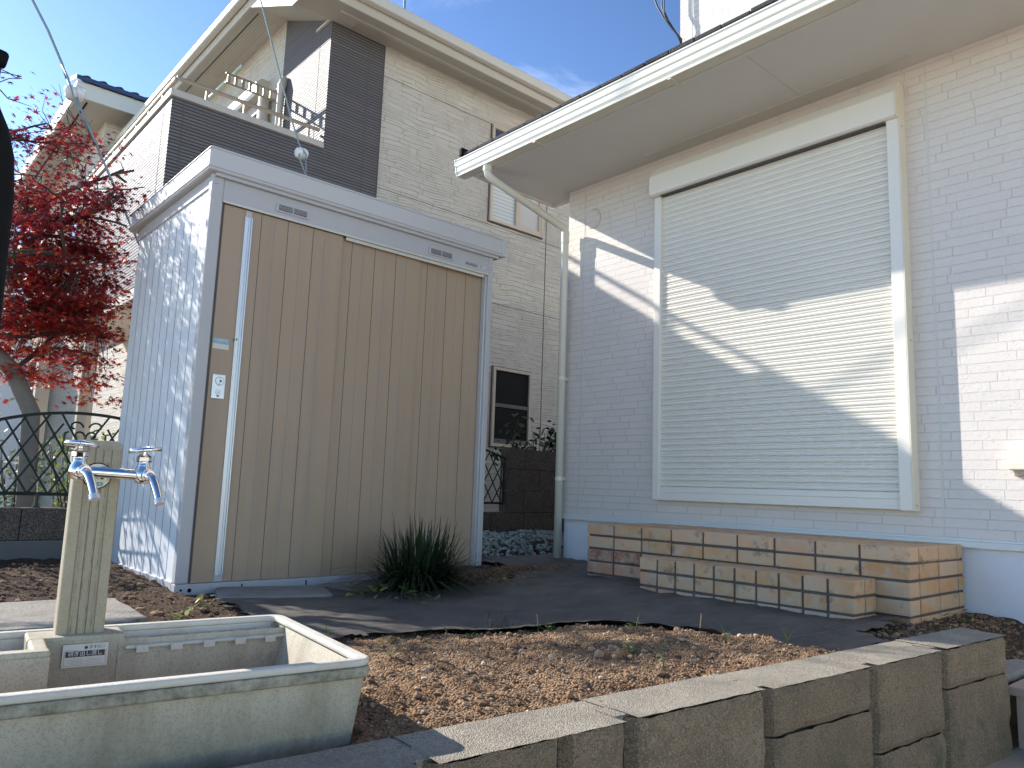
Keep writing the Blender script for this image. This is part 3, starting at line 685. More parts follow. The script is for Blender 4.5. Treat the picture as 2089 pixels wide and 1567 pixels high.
# roof
b = MB(); sl_ = .40
def rz(x): return 2.935+(x-3.12)*sl_
b.prism([(3.14, -4, rz(3.14)), (4.62, -4, rz(4.62)), (4.62, -4, rz(4.62)-.05), (3.2, -4, rz(3.2)-.04), (3.14, -4, rz(3.14)-.022)], (0, YE+.03+4, 0)); b.build('lower_roof', 'shingle', house)
b = MB()
yq = YE+.02
while yq > -1.5:
    b.box(3.118, 3.30, yq-.16, yq, rz(3.118)-.006+random.uniform(0, .004), rz(3.118)+.014+random.uniform(0, .007)); yq -= .165
b.build('shingle_course', 'shingle', house, bev=.003)
b = MB(); b.box(3.10, 3.16, YE+.015, YE+.045, 2.925, 2.985); b.build('roof_end_cap', 'black', house, bev=.004)
b = MB(); b.prism([(4.1, -4.5, 6.4), (9.5, -4.5, 6.4), (9.5, -4.5, 6.5), (7, -4.5, 7.4), (4.1, -4.5, 6.5)], (0, 8.3, 0)); b.build('upper_roof', 'shingle', house)
# downpipe
b = MB(); px = 3.852; R = .0275
path = [(3.165, 3.93, 2.80), (3.165, 3.93, 2.755), (3.170, 3.929, 2.735), (3.185, 3.926, 2.72), (3.24, 3.918, 2.695)]
end = (px-.035, 3.838, 2.50)
for i in range(1, 6):
    t_ = i/5; path.append((3.24+(end[0]-3.24)*t_, 3.918+(end[1]-3.918)*t_, 2.695+(end[2]-2.695)*t_))
path += [(px-.012, 3.832, 2.485), (px-.001, 3.83, 2.462), (px, 3.83, 2.44), (px, 3.83, .02)]
b.tube(path, R, 18); dp = b.build('downpipe', 'pipe', house, smooth=True)
b = MB(); b.tube([(3.165, 3.93, 2.80), (3.165, 3.93, 2.755)], .033, 18); b.tube([(px, 3.83, 2.47), (px, 3.83, 2.38)], .031, 18)
for z in (1.35, .63, 1.95): b.tube([(px, 3.83, z), (px, 3.83, z+.028)], .030, 18); b.box(px, HX, 3.826, 3.834, z+.006, z+.02)
bits(b, 'pipe_collar', 'pipe', dp)
# vent hood on the wall
b = MB(); ring = []
for k in range(15):
    a = -1.35+k*2.9/14; ring.append((HX-.006, 3.62-.075*math.cos(a), 2.53+.075*math.sin(a)))
b.tube(ring, .0065, 6); b.lathe((HX-.001, 3.62, 2.53), (-1, 0, 0), [(0, .066), (.004, .066), (.006, .058)], 24); b.build('wall_vent', 'siding', house)
# roller shutter
SX = 3.86
sh = empty('roller_shutter', (0, 0, 0), None, None); sh.parent = house; sh.location = -house.location
sa, sb, sz0, sz1 = 1.452, 3.0, .522, 2.50
b = MB(); pitch = .0362; z = sz0+.085; prof = []
while z < sz1+.02:
    prof += [(0, z), (-.0085, z+.004), (-.0105, z+.011), (-.009, z+.018), (-.0035, z+.0205), (-.0035, z+.0235), (-.0085, z+.0265), (-.0085, z+.0320), (-.002, z+.0345)]; z += pitch
for (a, za), (c, zc) in zip(prof[:-1], prof[1:]):
    b.add([(SX+.028+a, sa+.06, za), (SX+.028+a, sb-.04, za), (SX+.028+c, sb-.04, zc), (SX+.028+c, sa+.06, zc)], [(0, 3, 2, 1)])
b.box(SX+.030, SX+.040, sa+.06, sb-.04, sz0+.02, sz1+.02); b.build('slat_curtain', 'shutter', sh, smooth=False)
b = MB(); b.box(SX+.010, SX+.05, sa+.066, sb-.04, sz0+.018, sz0+.082); b.box(SX+.006, SX+.05, sa+.066, sb-.04, sz0, sz0+.020); b.box(SX+.006, SX+.012, sa+.066, sb-.04, sz0+.05, sz0+.056); b.build('bottom_bar', 'shutter', sh, bev=.003)
b = MB(); b.box(SX, HX+.001, sb-.04, sb+.012, sz0, sz1+.01); b.build('side_rail', 'shutter', sh, bev=.004)
b = MB(); b.box(SX-.016, SX+.02, sa, sa+.062, sz0-.004, sz1+.01); b.build('side_rail', 'shutter', sh, bev=.004)
b = MB(); b.box(SX-.018, HX+.001, sa-.0035, sa-.0005, sz0-.004, sz1+.20); b.build('side_plate', 'shutter_warm', sh)
b = MB(); b.box(SX+.02, HX+.001, sa, sa+.058, sz0-.003, sz1); b.build('side_rail_core', 'shutter', sh)
hb = [(HX+.001, 2.505), (SX-.03, 2.505), (SX-.045, 2.515), (SX-.045, 2.640), (SX+.0, 2.708), (HX+.001, 2.712)]
b = MB(); b.prism([(x, sa+.004, z) for x, z in hb], (0, sb-sa+.02, 0)); hbo = b.build('shutter_box', 'shutter', sh, bev=.004)
b = MB(); b.prism([(x-(.004 if x < HX else 0), sa-.001, z) for x, z in hb], (0, .0045, 0)); b.build('box_end_plate', 'shutter_warm', hbo)
b = MB(); b.box(SX-.02, SX+.02, sa+.07, sb-.05, 2.498, 2.504); b.build('box_seal', 'seam', hbo)
b = MB()
for z in (.545, 1.35, 2.47): b.lathe((SX+.02, sa-.0035, z), (0, -1, 0), [(0, .005), (.002, .004)], 8)
bits(b, 'plate_screw', 'rail', sh)
# outlet box on wall
ob = MB(); ob.prism([(HX, .94, .715), (HX-.045, .94, .715), (HX-.045, .94, .745), (HX-.035, .94, .82), (HX, .94, .825)], (0, .122, 0)); oo = ob.build('outlet_cover', 'shutter_warm', house, bev=.006)
b = MB(); b.prism([(HX, .955, .714), (HX-.03, .955, .714), (HX-.022, .955, .69), (HX, .955, .69)], (0, .09, 0)); b.build('outlet_base', 'frame_cream', oo, bev=.003)
# ------------------------------------------------------------------ brick steps
def brick_row(mb, y0, y1, x0, x1, z, w, h=.060, g=.010):
    pass
def brick_step(name, xf, xb, ya, yb, ztop, ncourse, cuts_y, endcuts, label):
    root = empty(name, (xf+.1, (ya+yb)/2, .08), label, 'brick step')
    bk = MB()
    g = .010
    for c in range(ncourse):
        z1 = ztop-c*.071; z0 = z1-.060
        e = sorted(cuts_y)
        for i in range(len(e)-1):
            a, c2 = e[i]+(g/2 if i else 0), e[i+1]-(g/2 if i < len(e)-2 else 0)
            d = .10
            r = random.random()*.75
            if c >= 2 and i > len(e)-4: r = random.uniform(.75, 1)
            dz = random.uniform(-.0015, .0015); dx = random.uniform(0, .003)
            bk.box(xf-dx, xf+d, a, c2, z0+dz, z1+dz, r)
        ex = endcuts
        for i in range(1, len(ex)-1):
            bk.box(ex[i]+g/2, ex[i+1]-g/2, ya-random.uniform(0, .003), ya+.1, z0, z1, random.random()*.7)
    # top course lying across
    bk.build('brick', 'brick', root, bev=.004)
    m = MB(); m.box(xf+.007, xb, ya+.007, yb-.006, .0, ztop-.0045); m.build('mortar', 'mortar', root)
    return root
uy = [1.27, 1.47, 1.667, 1.864, 2.058, 2.252, 2.447, 2.643, 2.838, 3.035]
ust = brick_step('brick_step', 3.3, HX-.001, 1.27, 3.035, .376, 5, uy, [3.3, 3.40, 3.615, 3.84, 3.915], 'upper long yellow brick step against the house below the shutter')
tp = MB()
for a, c in zip(uy[:-1], uy[1:]):
    for x0, x1 in ((3.404, 3.505), (3.515, 3.615), (3.625, 3.725), (3.735, 3.835), (3.845, 3.893)):
        tp.box(x0, x1, a+.005, c-.005, .31, .3755+random.uniform(-.001, .001), random.random()*.6)
tp.build('brick_top', 'brick', ust, bev=.004)
ly = [1.403+i*(2.483-1.403)/10 for i in range(11)]
lst = brick_step('brick_step', 3.09, 3.299, 1.403, 2.483, .239, 3, ly, [3.09, 3.19, 3.295], 'lower short yellow brick step in front of the longer one')
tp = MB()
for a, c in zip(ly[:-1], ly[1:]): tp.box(3.193, 3.294, a+.005, c-.005, .18, .2385+random.uniform(-.001, .001), random.random()*.6)
tp.build('brick_top', 'brick', lst, bev=.004)
# ------------------------------------------------------------------ rear boundary wall, fence, gravel
BY = 5.27
bw = empty('boundary_wall', (3.5, BY, 0), 'low dark block boundary wall with taller pier behind the shed', 'wall')
b = MB(); b.box(-6, 7.2, BY, BY+.12, -.05, .158); b.build('footing', 'concrete', bw, bev=.003)
b = MB()
for i in range(-15, 12):
    x0 = i*.4+.05
    if x0+.396 > 4.60: break
    b.box(x0, x0+.396, BY, BY+.12, .160, .348, random.random())
b.build('block', 'bwall', bw, bev=.004)
b = MB()
for r, (z0, z1) in enumerate(((.160, .348), (.350, .545), (.547, .745), (.747, .935))):
    x = 4.64 if r else 4.453
    if r % 2: b.box(4.64, 4.836, BY-.0015*r, BY+.12, z0, z1, random.random()); x = 4.84
    while x < 7.2: b.box(x, x+.396, BY-.0015*r, BY+.12, z0, z1, random.random()); x += .4
b.build('pier_block', 'bwall', bw, bev=.004)
def fence_panel(L, name, label):
    root = empty(name, (0, BY+.06, .35), label, 'fence panel', 'iron lattice fence panels on the boundary wall')
    fr = MB(); n = 24; top = []
    for i in range(n+1):
        t_ = i/n; top.append((t_*L, BY+.06, .845+.088*(1-(2*t_-1)**2)))
    fr.tube(top, .010, 6); fr.tube([(0, BY+.06, .43), (L, BY+.06, .43)], .011, 6)
    fr.tube([(0, BY+.06, .42), (0, BY+.06, .85)], .010, 6); fr.tube([(L, BY+.06, .42), (L, BY+.06, .85)], .010, 6)
    for x in (.27, L-.27): fr.tube([(x, BY+.06, .346), (x, BY+.06, .43)], .013, 8); fr.lathe((x, BY+.06, .345), (0, 0, 1), [(0, .026), (.012, .022), (.014, .01)], 10)
    fr.build('frame', 'iron', root)
    lt = MB(); s_ = .108; sl2 = 1.66
    ztop = lambda x: .845+.088*(1-(2*x/L-1)**2)
    for sg in (1, -1):
        for i in range(-8, 22):
            xa = i*s_; pts = []
            for k in range(0, 60):
                z = .43+k*.0088; x = xa+sg*(z-.43)/sl2
                if 0 <= x <= L and z <= ztop(x): 
                    if not (abs(x-L/2) < .12 and z > .72+.0*abs(x-L/2)): pts.append((x, BY+.06+.004*sg, z))
            if len(pts) > 2: lt.tube([pts[0], pts[-1]], .0062, 5)
    lt.build('lattice', 'iron', root)
    sw = MB(); cx = L/2
    for sg in (1, -1):
        sp = []
        for k in range(22):
            a = k/21*4.6; r = .046*(1-k/26); sp.append((cx+sg*(.062-math.cos(a)*r), BY+.055, .865-.0+math.sin(a)*r*.9-.02))
        sw.tube(sp, .006, 5)
        sp = []
        for k in range(18):
            a = k/17*3.9; r = .036*(1-k/24); sp.append((cx+sg*(.040-math.cos(a)*r), BY+.055, .79+math.sin(a)*r))
        sw.tube(sp, .006, 5)
        sw.tube([(cx+sg*.115, BY+.055, .70), (cx+sg*.115, BY+.055, .80), (cx+sg*.095, BY+.055, .815)], .006, 5)
    sw.tube([(cx, BY+.055, .70), (cx, BY+.055, .80)], .008, 6); sw.lathe((cx, BY+.055, .69), (0, 0, 1), [(0, .004), (.01, .013), (.022, .004)], 8)
    sw.build('scroll', 'iron', root)
    return root
def copy_tree(o, parent=None):
    c = o.copy(); C.objects.link(c); c.parent = parent
    for ch in list(o.children): copy_tree(ch, c)
    return c
fp = fence_panel(.985, 'fence_panel', 'green black iron lattice fence panel with scrolls left of the shed')
spots = [(.655, None), (-.345, 'iron lattice fence panel further left behind the tap post'), (3.640, 'iron lattice fence panel between the shed and the dark block pier')]
for x, lab in spots:
    o = fp if lab is None else copy_tree(fp)
    o.location = (x, BY+.06, .35)
    if lab: o['label'] = lab
fp.children
gv = MB()
for _ in range(3000):
    x = random.uniform(3.35, 5.1); y = random.uniform(3.93, BY-.02)
    if y < 3.95+.12*fbm(x*3, 1)+.05: continue
    r = random.uniform(.009, .021)
    z = .01+.15*sm(3.95, 4.5, y)*(1+.3*fbm(x*2, y*2))
    lump(gv, (x, y, z+random.uniform(0, .02)), r, random.random(), .75)
tag(gv.build('gravel', 'gravel'), 'pale green white gravel heaped between the shed and the house', 'gravel', kind='stuff')
# ------------------------------------------------------------------ concrete sink
S0 = Vector((.718, 1.14, 0)); SU = Vector((-.9928, .1196, 0)).normalized(); SV = Vector((.1196, .9928, 0)).normalized()
def sp(u, v, z): return S0+SU*u+SV*v+Vector((0, 0, z))
sink = empty('garden_sink', sp(.4, .25, -.03), 'weathered pale terrazzo outdoor sink basin in front left', 'sink')
L, D, ZT, ZB = .86, .492, .262, -.03
def sprism(mb, uv, z0, z1, uv2=None):
    uv2 = uv2 or uv; n = len(uv)
    a = [sp(u, v, z0) for u, v in uv]; c = [sp(u, v, z1) for u, v in uv2]
    mb.add(a+c, [tuple(range(n-1, -1, -1)), tuple(range(n, 2*n))]+[(i, (i+1) % n, (i+1) % n+n, i+n) for i in range(n)])
# note: (SU,SV) is left-handed seen from above, so loops run clockwise in uv
def loop(pts): return pts[::-1]
b = MB()
it = [(.022, .022), (.022, .395), (.335, .395), (.335, .397), (.452, .397), (.452, .285), (.70, .285), (L-.022, .285), (L-.022, .022)]
ib = [(.085, .055), (.085, .385), (.335, .385), (.335, .387), (.452, .387), (.452, .285), (.70, .285), (L-.05, .285), (L-.05, .055)]
# inner basin walls + floor
n = len(it); a = [sp(u, v, .2500) for u, v in it]; c = [sp(u, v, .03) for u, v in ib]
b.add(a+c, [(i, (i+1) % n, (i+1) % n+n, i+n) for i in range(n)]+[tuple(range(n, 2*n))])
# outer shell
ot = [(0.012, .012), (.012, D-.012), (L-.012, D-.012), (L-.012, .012)]; obt = [(.05, .03), (.05, D-.03), (L-.05, D-.03), (L-.05, .03)]
n = 4; a = [sp(u, v, .232) for u, v in ot]; c = [sp(u, v, ZB) for u, v in obt]
b.add(a+c, [(i, i+n, (i+1) % n+n, (i+1) % n) for i in range(n)]+[tuple(range(n, 2*n))])
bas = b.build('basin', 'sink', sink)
# rim
b = MB()
def ring(o, i, z0, z1):
    n = len(o); A = [sp(u, v, z1) for u, v in o]; B = [sp(u, v, z1) for u, v in i]; C2 = [sp(u, v, z0) for u, v in o]; D2 = [sp(u, v, z0) for u, v in i]
    b.add(A+B+C2+D2, [(k, (k+1) % n, (k+1) % n+n, k+n) for k in range(n)]+[(k, k+2*n, (k+1) % n+2*n, (k+1) % n) for k in range(n)]+[(k+n, (k+1) % n+n, (k+1) % n+3*n, k+3*n) for k in range(n)]+[(k+2*n, k+3*n, (k+1) % n+3*n, (k+1) % n+2*n) for k in range(n)])
def rrect(u0, u1, v0, v1, r, k=5):
    out = []
    for cu, cv, a0 in ((u0+r, v0+r, math.pi), (u1-r, v0+r, 1.5*math.pi), (u1-r, v1-r, 0), (u0+r, v1-r, .5*math.pi)):
        for j in range(k+1):
            a = a0+.5*math.pi*j/k; out.append((cu+r*math.cos(a), cv+r*math.sin(a)))
    return out[::-1]
ring(rrect(0, L, 0, D, .028), rrect(.022, L-.022, .022, D-.020, .016), .2495, ZT)
b.build('rim', 'rim', sink, bev=.005, seg=3)
b = MB(); ring(rrect(-.001, L+.001, -.001, D+.001, .029), rrect(.017, L-.017, .017, D-.017, .016), .231, .2490); b.build('lip', 'lip', sink, bev=.005, seg=3)
# ledges
b = MB()
sprism(b, [(.325, .396), (.325, .475), (.482, .475), (.482, .396)], .150, .2605)
sprism(b, [(.452, .288), (.452, .318), (L-.02, .318), (L-.02, .288)], .14, .2595)
sprism(b, [(.4535, .300), (.4535, .41), (.480, .41), (.480, .300)], .14, .2598)
sprism(b, [(.4805, .3185), (.4805, .475), (L-.02, .475), (L-.02, .3185)], .14, .222)
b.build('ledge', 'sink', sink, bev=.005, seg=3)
b = MB(); sprism(b, [(.024, .385), (.024, .475), (.324, .475), (.324, .385)], .2325, .2390); sprism(b, [(.02, .4738), (.02, .478), (L-.02, .478), (L-.02, .4738)], .2, .2496); b.build('drain_shelf', 'rim', sink, bev=.004)
b = MB()
for row, off in ((.396, 0), (.414, .02), (.432, 0), (.450, .02)):
    for k in range(6):
        u = .045+off+k*.045
        if u+.03 < .315: sprism(b, [(u, row), (u, row+.008), (u+.030, row+.008), (u+.030, row)], .2388, .2398)
b.build('drain_slot', 'lip', sink)
b = MB()
for k in range(5): sprism(b, [(.045+k*.06, .380), (.045+k*.06, .3855), (.066+k*.06, .3855), (.066+k*.06, .380)], .226, .2385)
bits(b, 'grille_tooth', 'rim', sink)
# sticker
def stp_(u, z, off=0): return sp(u, .3925-off, z)
lab = MB(); lab.prism([stp_(.352, .207), stp_(.352, .247), stp_(.425, .247), stp_(.425, .207)], -SV*.0012); lo = lab.build('maker_label', 'label', sink)
# label sits on basin back wall plane; tilt ignored (wall leans under a degree)
q = MB(); q.prism([stp_(.357, .225, .0012), stp_(.357, .235, .0012), stp_(.420, .235, .0012), stp_(.420, .225, .0012)], -SV*.0004); q.build('label_band', 'ink', lo)
q = MB()
for ua, ub, za, zb in ((.355, .422, .2095, .2101), (.355, .3556, .2101, .2365), (.4214, .422, .2101, .2365), (.400, .422, .2365, .2371), (.355, .392, .2445, .2451)):
    q.prism([stp_(ua, za, .0012), stp_(ua, zb, .0012), stp_(ub, zb, .0012), stp_(ub, za, .0012)], -SV*.0003)
for k in range(4):
    q.prism([stp_(.362, .2200-k*.0026, .0012), stp_(.362, .2205-k*.0026, .0012), stp_(.385+.004*(k % 2), .2205-k*.0026, .0012), stp_(.385+.004*(k % 2), .2200-k*.0026, .0012)], -SV*.0003)
    q.prism([stp_(.391, .2200-k*.0026, .0012), stp_(.391, .2205-k*.0026, .0012), stp_(.416-.006*(k % 2), .2205-k*.0026, .0012), stp_(.416-.006*(k % 2), .2200-k*.0026, .0012)], -SV*.0003)
q.build('fine_print', 'ink_pale', lo)
text('label_text', '研ぎ出し流し', stp_(.3885, .2300, .0020), -SU, (0, 0, 1), .0092, 'ink_white', lo, .0002)
text('label_text', 'タキロン', stp_(.370, .2405, .0016), -SU, (0, 0, 1), .0068, 'ink', lo, .0002)
q = MB(); q.lathe(stp_(.388, .2405, .0012), -SV, [(0, .0028), (.0003, .0028)], 14); q.build('label_emblem', 'ink', lo)
# drain strainer
ds = MB(); c = sp(.535, .385, .2235)
for r_, rr in ((.026, .003), (.017, .0025), (.009, .0025)):
    ds.tube([c+SU*math.cos(a*.3927)*r_+SV*math.sin(a*.3927)*r_+Vector((0, 0, .006+.003*math.sin(a))) for a in range(17)], rr, 6, False)
ds.lathe(c, (0, 0, 1), [(0, .030), (.003, .030), (.0031, .024), (.005, .010), (.011, .008)], 20)
ds.build('drain_strainer', 'alu', smooth=True, label='round metal drain strainer in the soap tray left of the tap post', cat='strainer')
# ------------------------------------------------------------------ tap post
def post_col(mb, u0, u1, v0, v1, z0, z1, r=.005, ribs=5):
    prof = [(u0, v0+r), (u0+.3*r, v0+.3*r), (u0+r, v0)]
    w = (u1-u0-2*r)/ribs
    for k in range(ribs):
        a = u0+r+k*w
        if k: prof += [(a-.0012, v0), (a-.0008, v0+.002), (a+.0008, v0+.002), (a+.0012, v0)]
    prof += [(u1-r, v0), (u1-.3*r, v0+.3*r), (u1, v0+r), (u1, v1-.004), (u1-.004, v1), (u0+.004, v1), (u0, v1-.004)]
    mb.prism([sp(u, v, z0) for u, v in prof], (0, 0, z1-z0))
tap = empty('tap_post', sp(.397, .445, .26), 'grey ribbed concrete post with two chrome taps standing on the sink', 'tap post')
t = NT('ribbed resin post'); s_ = t.new('ShaderNodeSeparateXYZ'); t.k(t.tc.outputs['Object'], s_.inputs[0])
col = t.mix(t.noise(9, 7, .7), (.28, .245, .165), (.46, .41, .305)); col = t.mix(t.math('MULTIPLY', t.ramp(t.noise(260, 4, .7), [(.5, (0, 0, 0)), (.7, (1, 1, 1))]), .4), col, (.14, .13, .10))
streak = t.ramp(t.noise(26, 6, .65, t.scaled(1, 1, .08)), [(.45, (0, 0, 0)), (.7, (1, 1, 1))]); col = t.mix(t.math('MULTIPLY', streak, .5), col, (.17, .155, .105))
M['post'] = t.fin(col, .75, 0, t.bump(t.noise(220, 5, .7), .3, .003))
b = MB(); post_col(b, .358, .437, .420, .478, .2605, .600); b.build('column', 'post', tap)
cp = MB(); rows = []
prof = [(.358, .598), (.358, .606), (.362, .6135), (.372, .617), (.423, .617), (.433, .6135), (.437, .606), (.437, .598)]
cp.prism([sp(u, .4195, z) for u, z in prof], SV*.0585); cp.build('column_cap', 'post', tap, bev=.003)
g2 = MB()
for k in range(1, 5): uu = .370+(.055/5)*k; g2.prism([sp(uu-.0009, .4188, .262), sp(uu+.0009, .4188, .262), sp(uu+.0009, .4188, .575), sp(uu-.0009, .4188, .575)], SV*.0014)
g2.build('column_groove', 'lip', tap)
# badge
bc = sp(.398, .420, .550)
q = MB(); q.lathe(bc, -SV, [(0, .0245), (.0035, .0245), (.004, .023)], 32); bo_ = q.build('badge_rim', 'black', tap)
q = MB(); q.lathe(bc-SV*.004, -SV, [(0, .0228), (.0012, .0225)], 32); q.build('badge_plate', 'label', bo_)
q = MB(); q.prism([bc-SV*.0052-SU*sx+Vector((0, 0, sz)) for sx, sz in ((-.010, -.0118), (-.012, -.015), (-.009, -.0192), (.009, -.0192), (.012, -.015), (.010, -.0118))], -SV*.0005); q.build('badge_band', 'teal', bo_)
text('badge_text', '節水こま入', bc-SV*.0062+Vector((0, 0, -.0156)), -SU, (0, 0, 1), .0050, 'ink_white', bo_, .0002)
text('badge_text', 'QUALITY', bc-SV*.0055+Vector((0, 0, .0155)), -SU, (0, 0, 1), .0036, 'ink_pale', bo_, .0001)
# double tap
vA = .375
A = sp(.4335, vA, .5575); B = sp(.3265, vA, .5535); Mid = (A+B)/2
b = MB(); b.tube([sp(.398, .42, .5555), sp(.392, vA+.004, .5555)], [.011, .012], 20); b.build('inlet_stem', 'chrome', tap, smooth=True)
b = MB(); pts = []; rad = []
for i in range(25):
    t_ = i/24; p = A.lerp(B, t_); e = min(t_, 1-t_)*2; pts.append(p); rad.append(.0098+.0055*max(0, 1-e*3.2)**1.5)
b.tube(pts, rad, 24); b.build('cross_pipe', 'chrome', tap, smooth=True)
for P, tilt, sd_ in ((A, (.10, .10), 0), (B, (-.12, .05), 1)):
    ax = Vector((0, 0, 1))
    b = MB(); b.lathe(P, ax, [(-.016, .006), (-.0145, .011), (-.008, .0158), (0, .0168), (.008, .0155), (.014, .0125), (.019, .0110), (.026, .0108)], 24)
    b.build('tap_body', 'chrome', tap, smooth=True)
    b = MB(); b.lathe(P, ax, [(.024, .0105), (.0255, .0140), (.034, .0142), (.037, .0115), (.040, .0065), (.0405, .0045), (.047, .0045)], 6); b.build('bonnet_nut', 'chrome', tap, bev=.0018, seg=3)
    hx = Vector((tilt[0], tilt[1], 1)).normalized(); hc = P+Vector((0, 0, .0475))
    b = MB(); b.lathe(hc, hx, [(-.004, .026), (-.0035, .0285), (.000, .0295), (.003, .028), (.0045, .024), (.005, .012), (.007, .009), (.0085, .003)], 28)
    ho2 = b.build('tap_handle', 'chrome', tap, smooth=True)
    # spout
    tip = sp(.408-.107*sd_, .322, .508-.006*sd_)
    d0 = (tip-P); d0.z = 0; d0.normalize()
    s1 = P+d0*.012; c1 = P+d0*.034+Vector((0, 0, .004)); pts = []
    for i in range(15):
        t_ = i/14; pts.append(s1*(1-t_)**2+c1*2*t_*(1-t_)+tip*t_**2)
    b = MB(); b.tube(pts, [.0095]+[.0078]*14, 18); b.build('spout', 'chrome', tap, smooth=True)
    b = MB(); b.lathe(s1, d0, [(0, .0125), (.006, .0128), (.0062, .0110), (.011, .0105)], 24); b.build('spout_nut', 'chrome', tap, bev=.0006)
    dd = (pts[-1]-pts[-2]).normalized(); b = MB(); b.lathe(tip-dd*.010, dd, [(0, .0088), (.001, .0094), (.010, .0094), (.0105, .0080)], 20); b.build('spout_tip', 'alu', tap)
# black post at left edge
bp = empty('black_post', (.035, .82, -.2), 'black rounded metal post with a capped neck at the far left edge', 'post')
bx, by, br = .0655, .815, .028
b = MB(); b.lathe((bx, by, 0), (0, 0, 1), [(-.2, br+.010), (.55, br+.006), (.80, br+.001), (.84, br-.003), (.865, br-.010), (.882, br-.018), (.888, .008)], 28); b.build('shaft', 'black', bp, smooth=True)
b = MB(); b.lathe((bx, by, 0), (0, 0, 1), [(.885, .006), (.925, .006)], 16); b.tube([(bx-.05, by, .938), (bx+.010, by, .930)], .009, 8); b.build('cap', 'black', bp, bev=.005)
# ------------------------------------------------------------------ neighbour house
NY_ = 6.5; NX0 = 3.17
nb = empty('neighbour_house', (4.8, 8.5, 0), 'two storey cream stone sided house with charcoal balcony tower', 'house')
b = MB(); b.box(3.782, 8.2, NY_, 11, -.05, 5.12); b.prism([(NX0+.002, 7.591, -.05), (NX0+.002, 12.5, -.05), (NX0+.002, 12.5, 5.64), (NX0+.002, 7.591, 5.64)], (.6, 0, 0)); b.build('wall', 'stone', nb)
b = MB(); b.prism([(NX0, NY_-.008, -.05), (NX0, 7.59, -.05), (NX0, 7.59, 5.63), (NX0, NY_-.008, 5.115)], (.61, 0, 0)); b.build('tower_wall', 'dark', nb)
b = MB(); b.box(1.765, NX0-.001, NY_-.008, NY_+.12, 2.2, 3.765); b.box(1.765, 1.885, NY_+.121, 9.6, 2.2, 3.765); b.build('balcony_wall', 'dark', nb)
b = MB(); b.box(1.77, NX0, NY_, 9.6, 2.10, 2.198); b.build('balcony_floor', 'eave', nb)
b = MB(); b.box(1.745, NX0-.002, NY_-.03, NY_+.14, 3.766, 3.83); b.box(1.745, 1.905, NY_+.141, 9.62, 3.766, 3.83); b.build('balcony_coping', 'coping', nb, bev=.008)
b = MB(); b.box(2.35, NX0+.005, 6.9, 12, -.05, 2.10); b.build('ground_floor_wall', 'stone', nb)
b = MB(); b.tube([(1.80, NY_+.04, 3.965), (3.14, NY_+.04, 3.965)], .018, 10); b.tube([(1.80, NY_+.04, 3.955), (1.80, 9.6, 3.955)], .020, 10)
for x in (2.06, 2.40, 2.74, 3.03): b.box(x-.012, x+.012, NY_+.03, NY_+.05, 3.83, 3.94)
for y in (6.9, 7.3, 7.7, 8.1, 8.5, 8.9, 9.3): b.box(1.79, 1.81, y-.012, y+.012, 3.83, 3.94)
b.box(3.14, NX0, NY_+.03, NY_+.05, 3.90, 3.92)
b.build('handrail', 'rail', nb, bev=.002)
# thin vertical / horizontal siding joints
b = MB()
for x in (6.20,): b.box(x-.006, x+.006, NY_-.0025, NY_+.003, .0, 5.1)
for z in (2.66, 3.57, 4.79): b.box(3.785, 8.2, NY_-.002, NY_+.003, z-.003, z+.003)
bits(b, 'siding_joint', 'frame_dark', nb)
b = MB(); b.box(3.60, 3.608, NY_-.0105, NY_-.006, 0, 5.1); b.box(1.86, 1.868, NY_-.0105, NY_-.006, 2.2, 3.76); b.box(1.7625, 1.7655, 6.7, 6.708, 2.2, 3.76); b.box(NX0-.0025, NX0+.002, 6.72, 6.728, 3.8, 5.1); bits(b, 'siding_joint', 'seam', nb)
b = MB(); b.box(3.776, 3.790, NY_-.012, NY_-.0085, 0, 5.11); b.build('corner_trim', 'seam', nb)
# eaves: soffit, fascia, gutter all round
ex0, ey0 = 2.75, 6.08
zr = lambda y: 5.1215 if y < NY_ else (5.12+(y-NY_)*.473 if y < 7.6 else 5.64)
b = MB(); b.box(NX0-.02, 8.8, ey0+.06, NY_+.3, 5.12, 5.15); b.build('eave_soffit', 'eave', nb)
b = MB(); P = [(ey0+.06, 5.117), (NY_, 5.117), (7.6, 5.64), (13.2, 5.64)]
b.prism([(ex0+.03, y, z+.001) for y, z in P]+[(ex0+.03, y, z+.03) for y, z in P[::-1]], (NX0-ex0+.1, 0, 0)); b.build('rake_soffit', 'eave', nb)
b = MB(); b.box(NX0-.02, 8.8, ey0+.20, ey0+.215, 5.105, 5.119); b.build('soffit_trim', 'eave_gut', nb)
b = MB(); b.box(ex0+.13, ex0+.14, 7.7, 13.2, 5.63, 5.6405); b.build('soffit_trim', 'frame_dark', nb)
b = MB()
for k in range(9): b.box(NX0+.2, 8.7, ey0+.275+k*.014, ey0+.279+k*.014, 5.1185, 5.1205)
for k in range(6): b.box(ex0+.17+k*.03, ex0+.174+k*.03, 7.7, 9.4, 5.6395, 5.6415)
b.build('soffit_vent', 'eave_slot', nb)
b = MB(); b.box(ex0+.03, 8.8, ey0+.03, ey0+.06, 5.08, 5.26); b.build('fascia_board', 'eave', nb)
b = MB(); P = [(ey0, 5.08), (NY_, 5.08), (7.6, 5.60), (13.2, 5.60)]
b.prism([(ex0-.002, y, z) for y, z in P]+[(ex0-.002, y, z+.20) for y, z in P[::-1]], (.03, 0, 0)); b.build('fascia_board', 'eave', nb)
b = MB(); b.box(ex0-.06, 8.8, ey0-.06, ey0+.03, 5.17, 5.28); b.build('eave_gutter', 'eave_gut', nb, bev=.02)
b = MB(); P = [(ey0+.031, 5.20), (NY_, 5.20), (7.6, 5.70), (13.2, 5.70)]
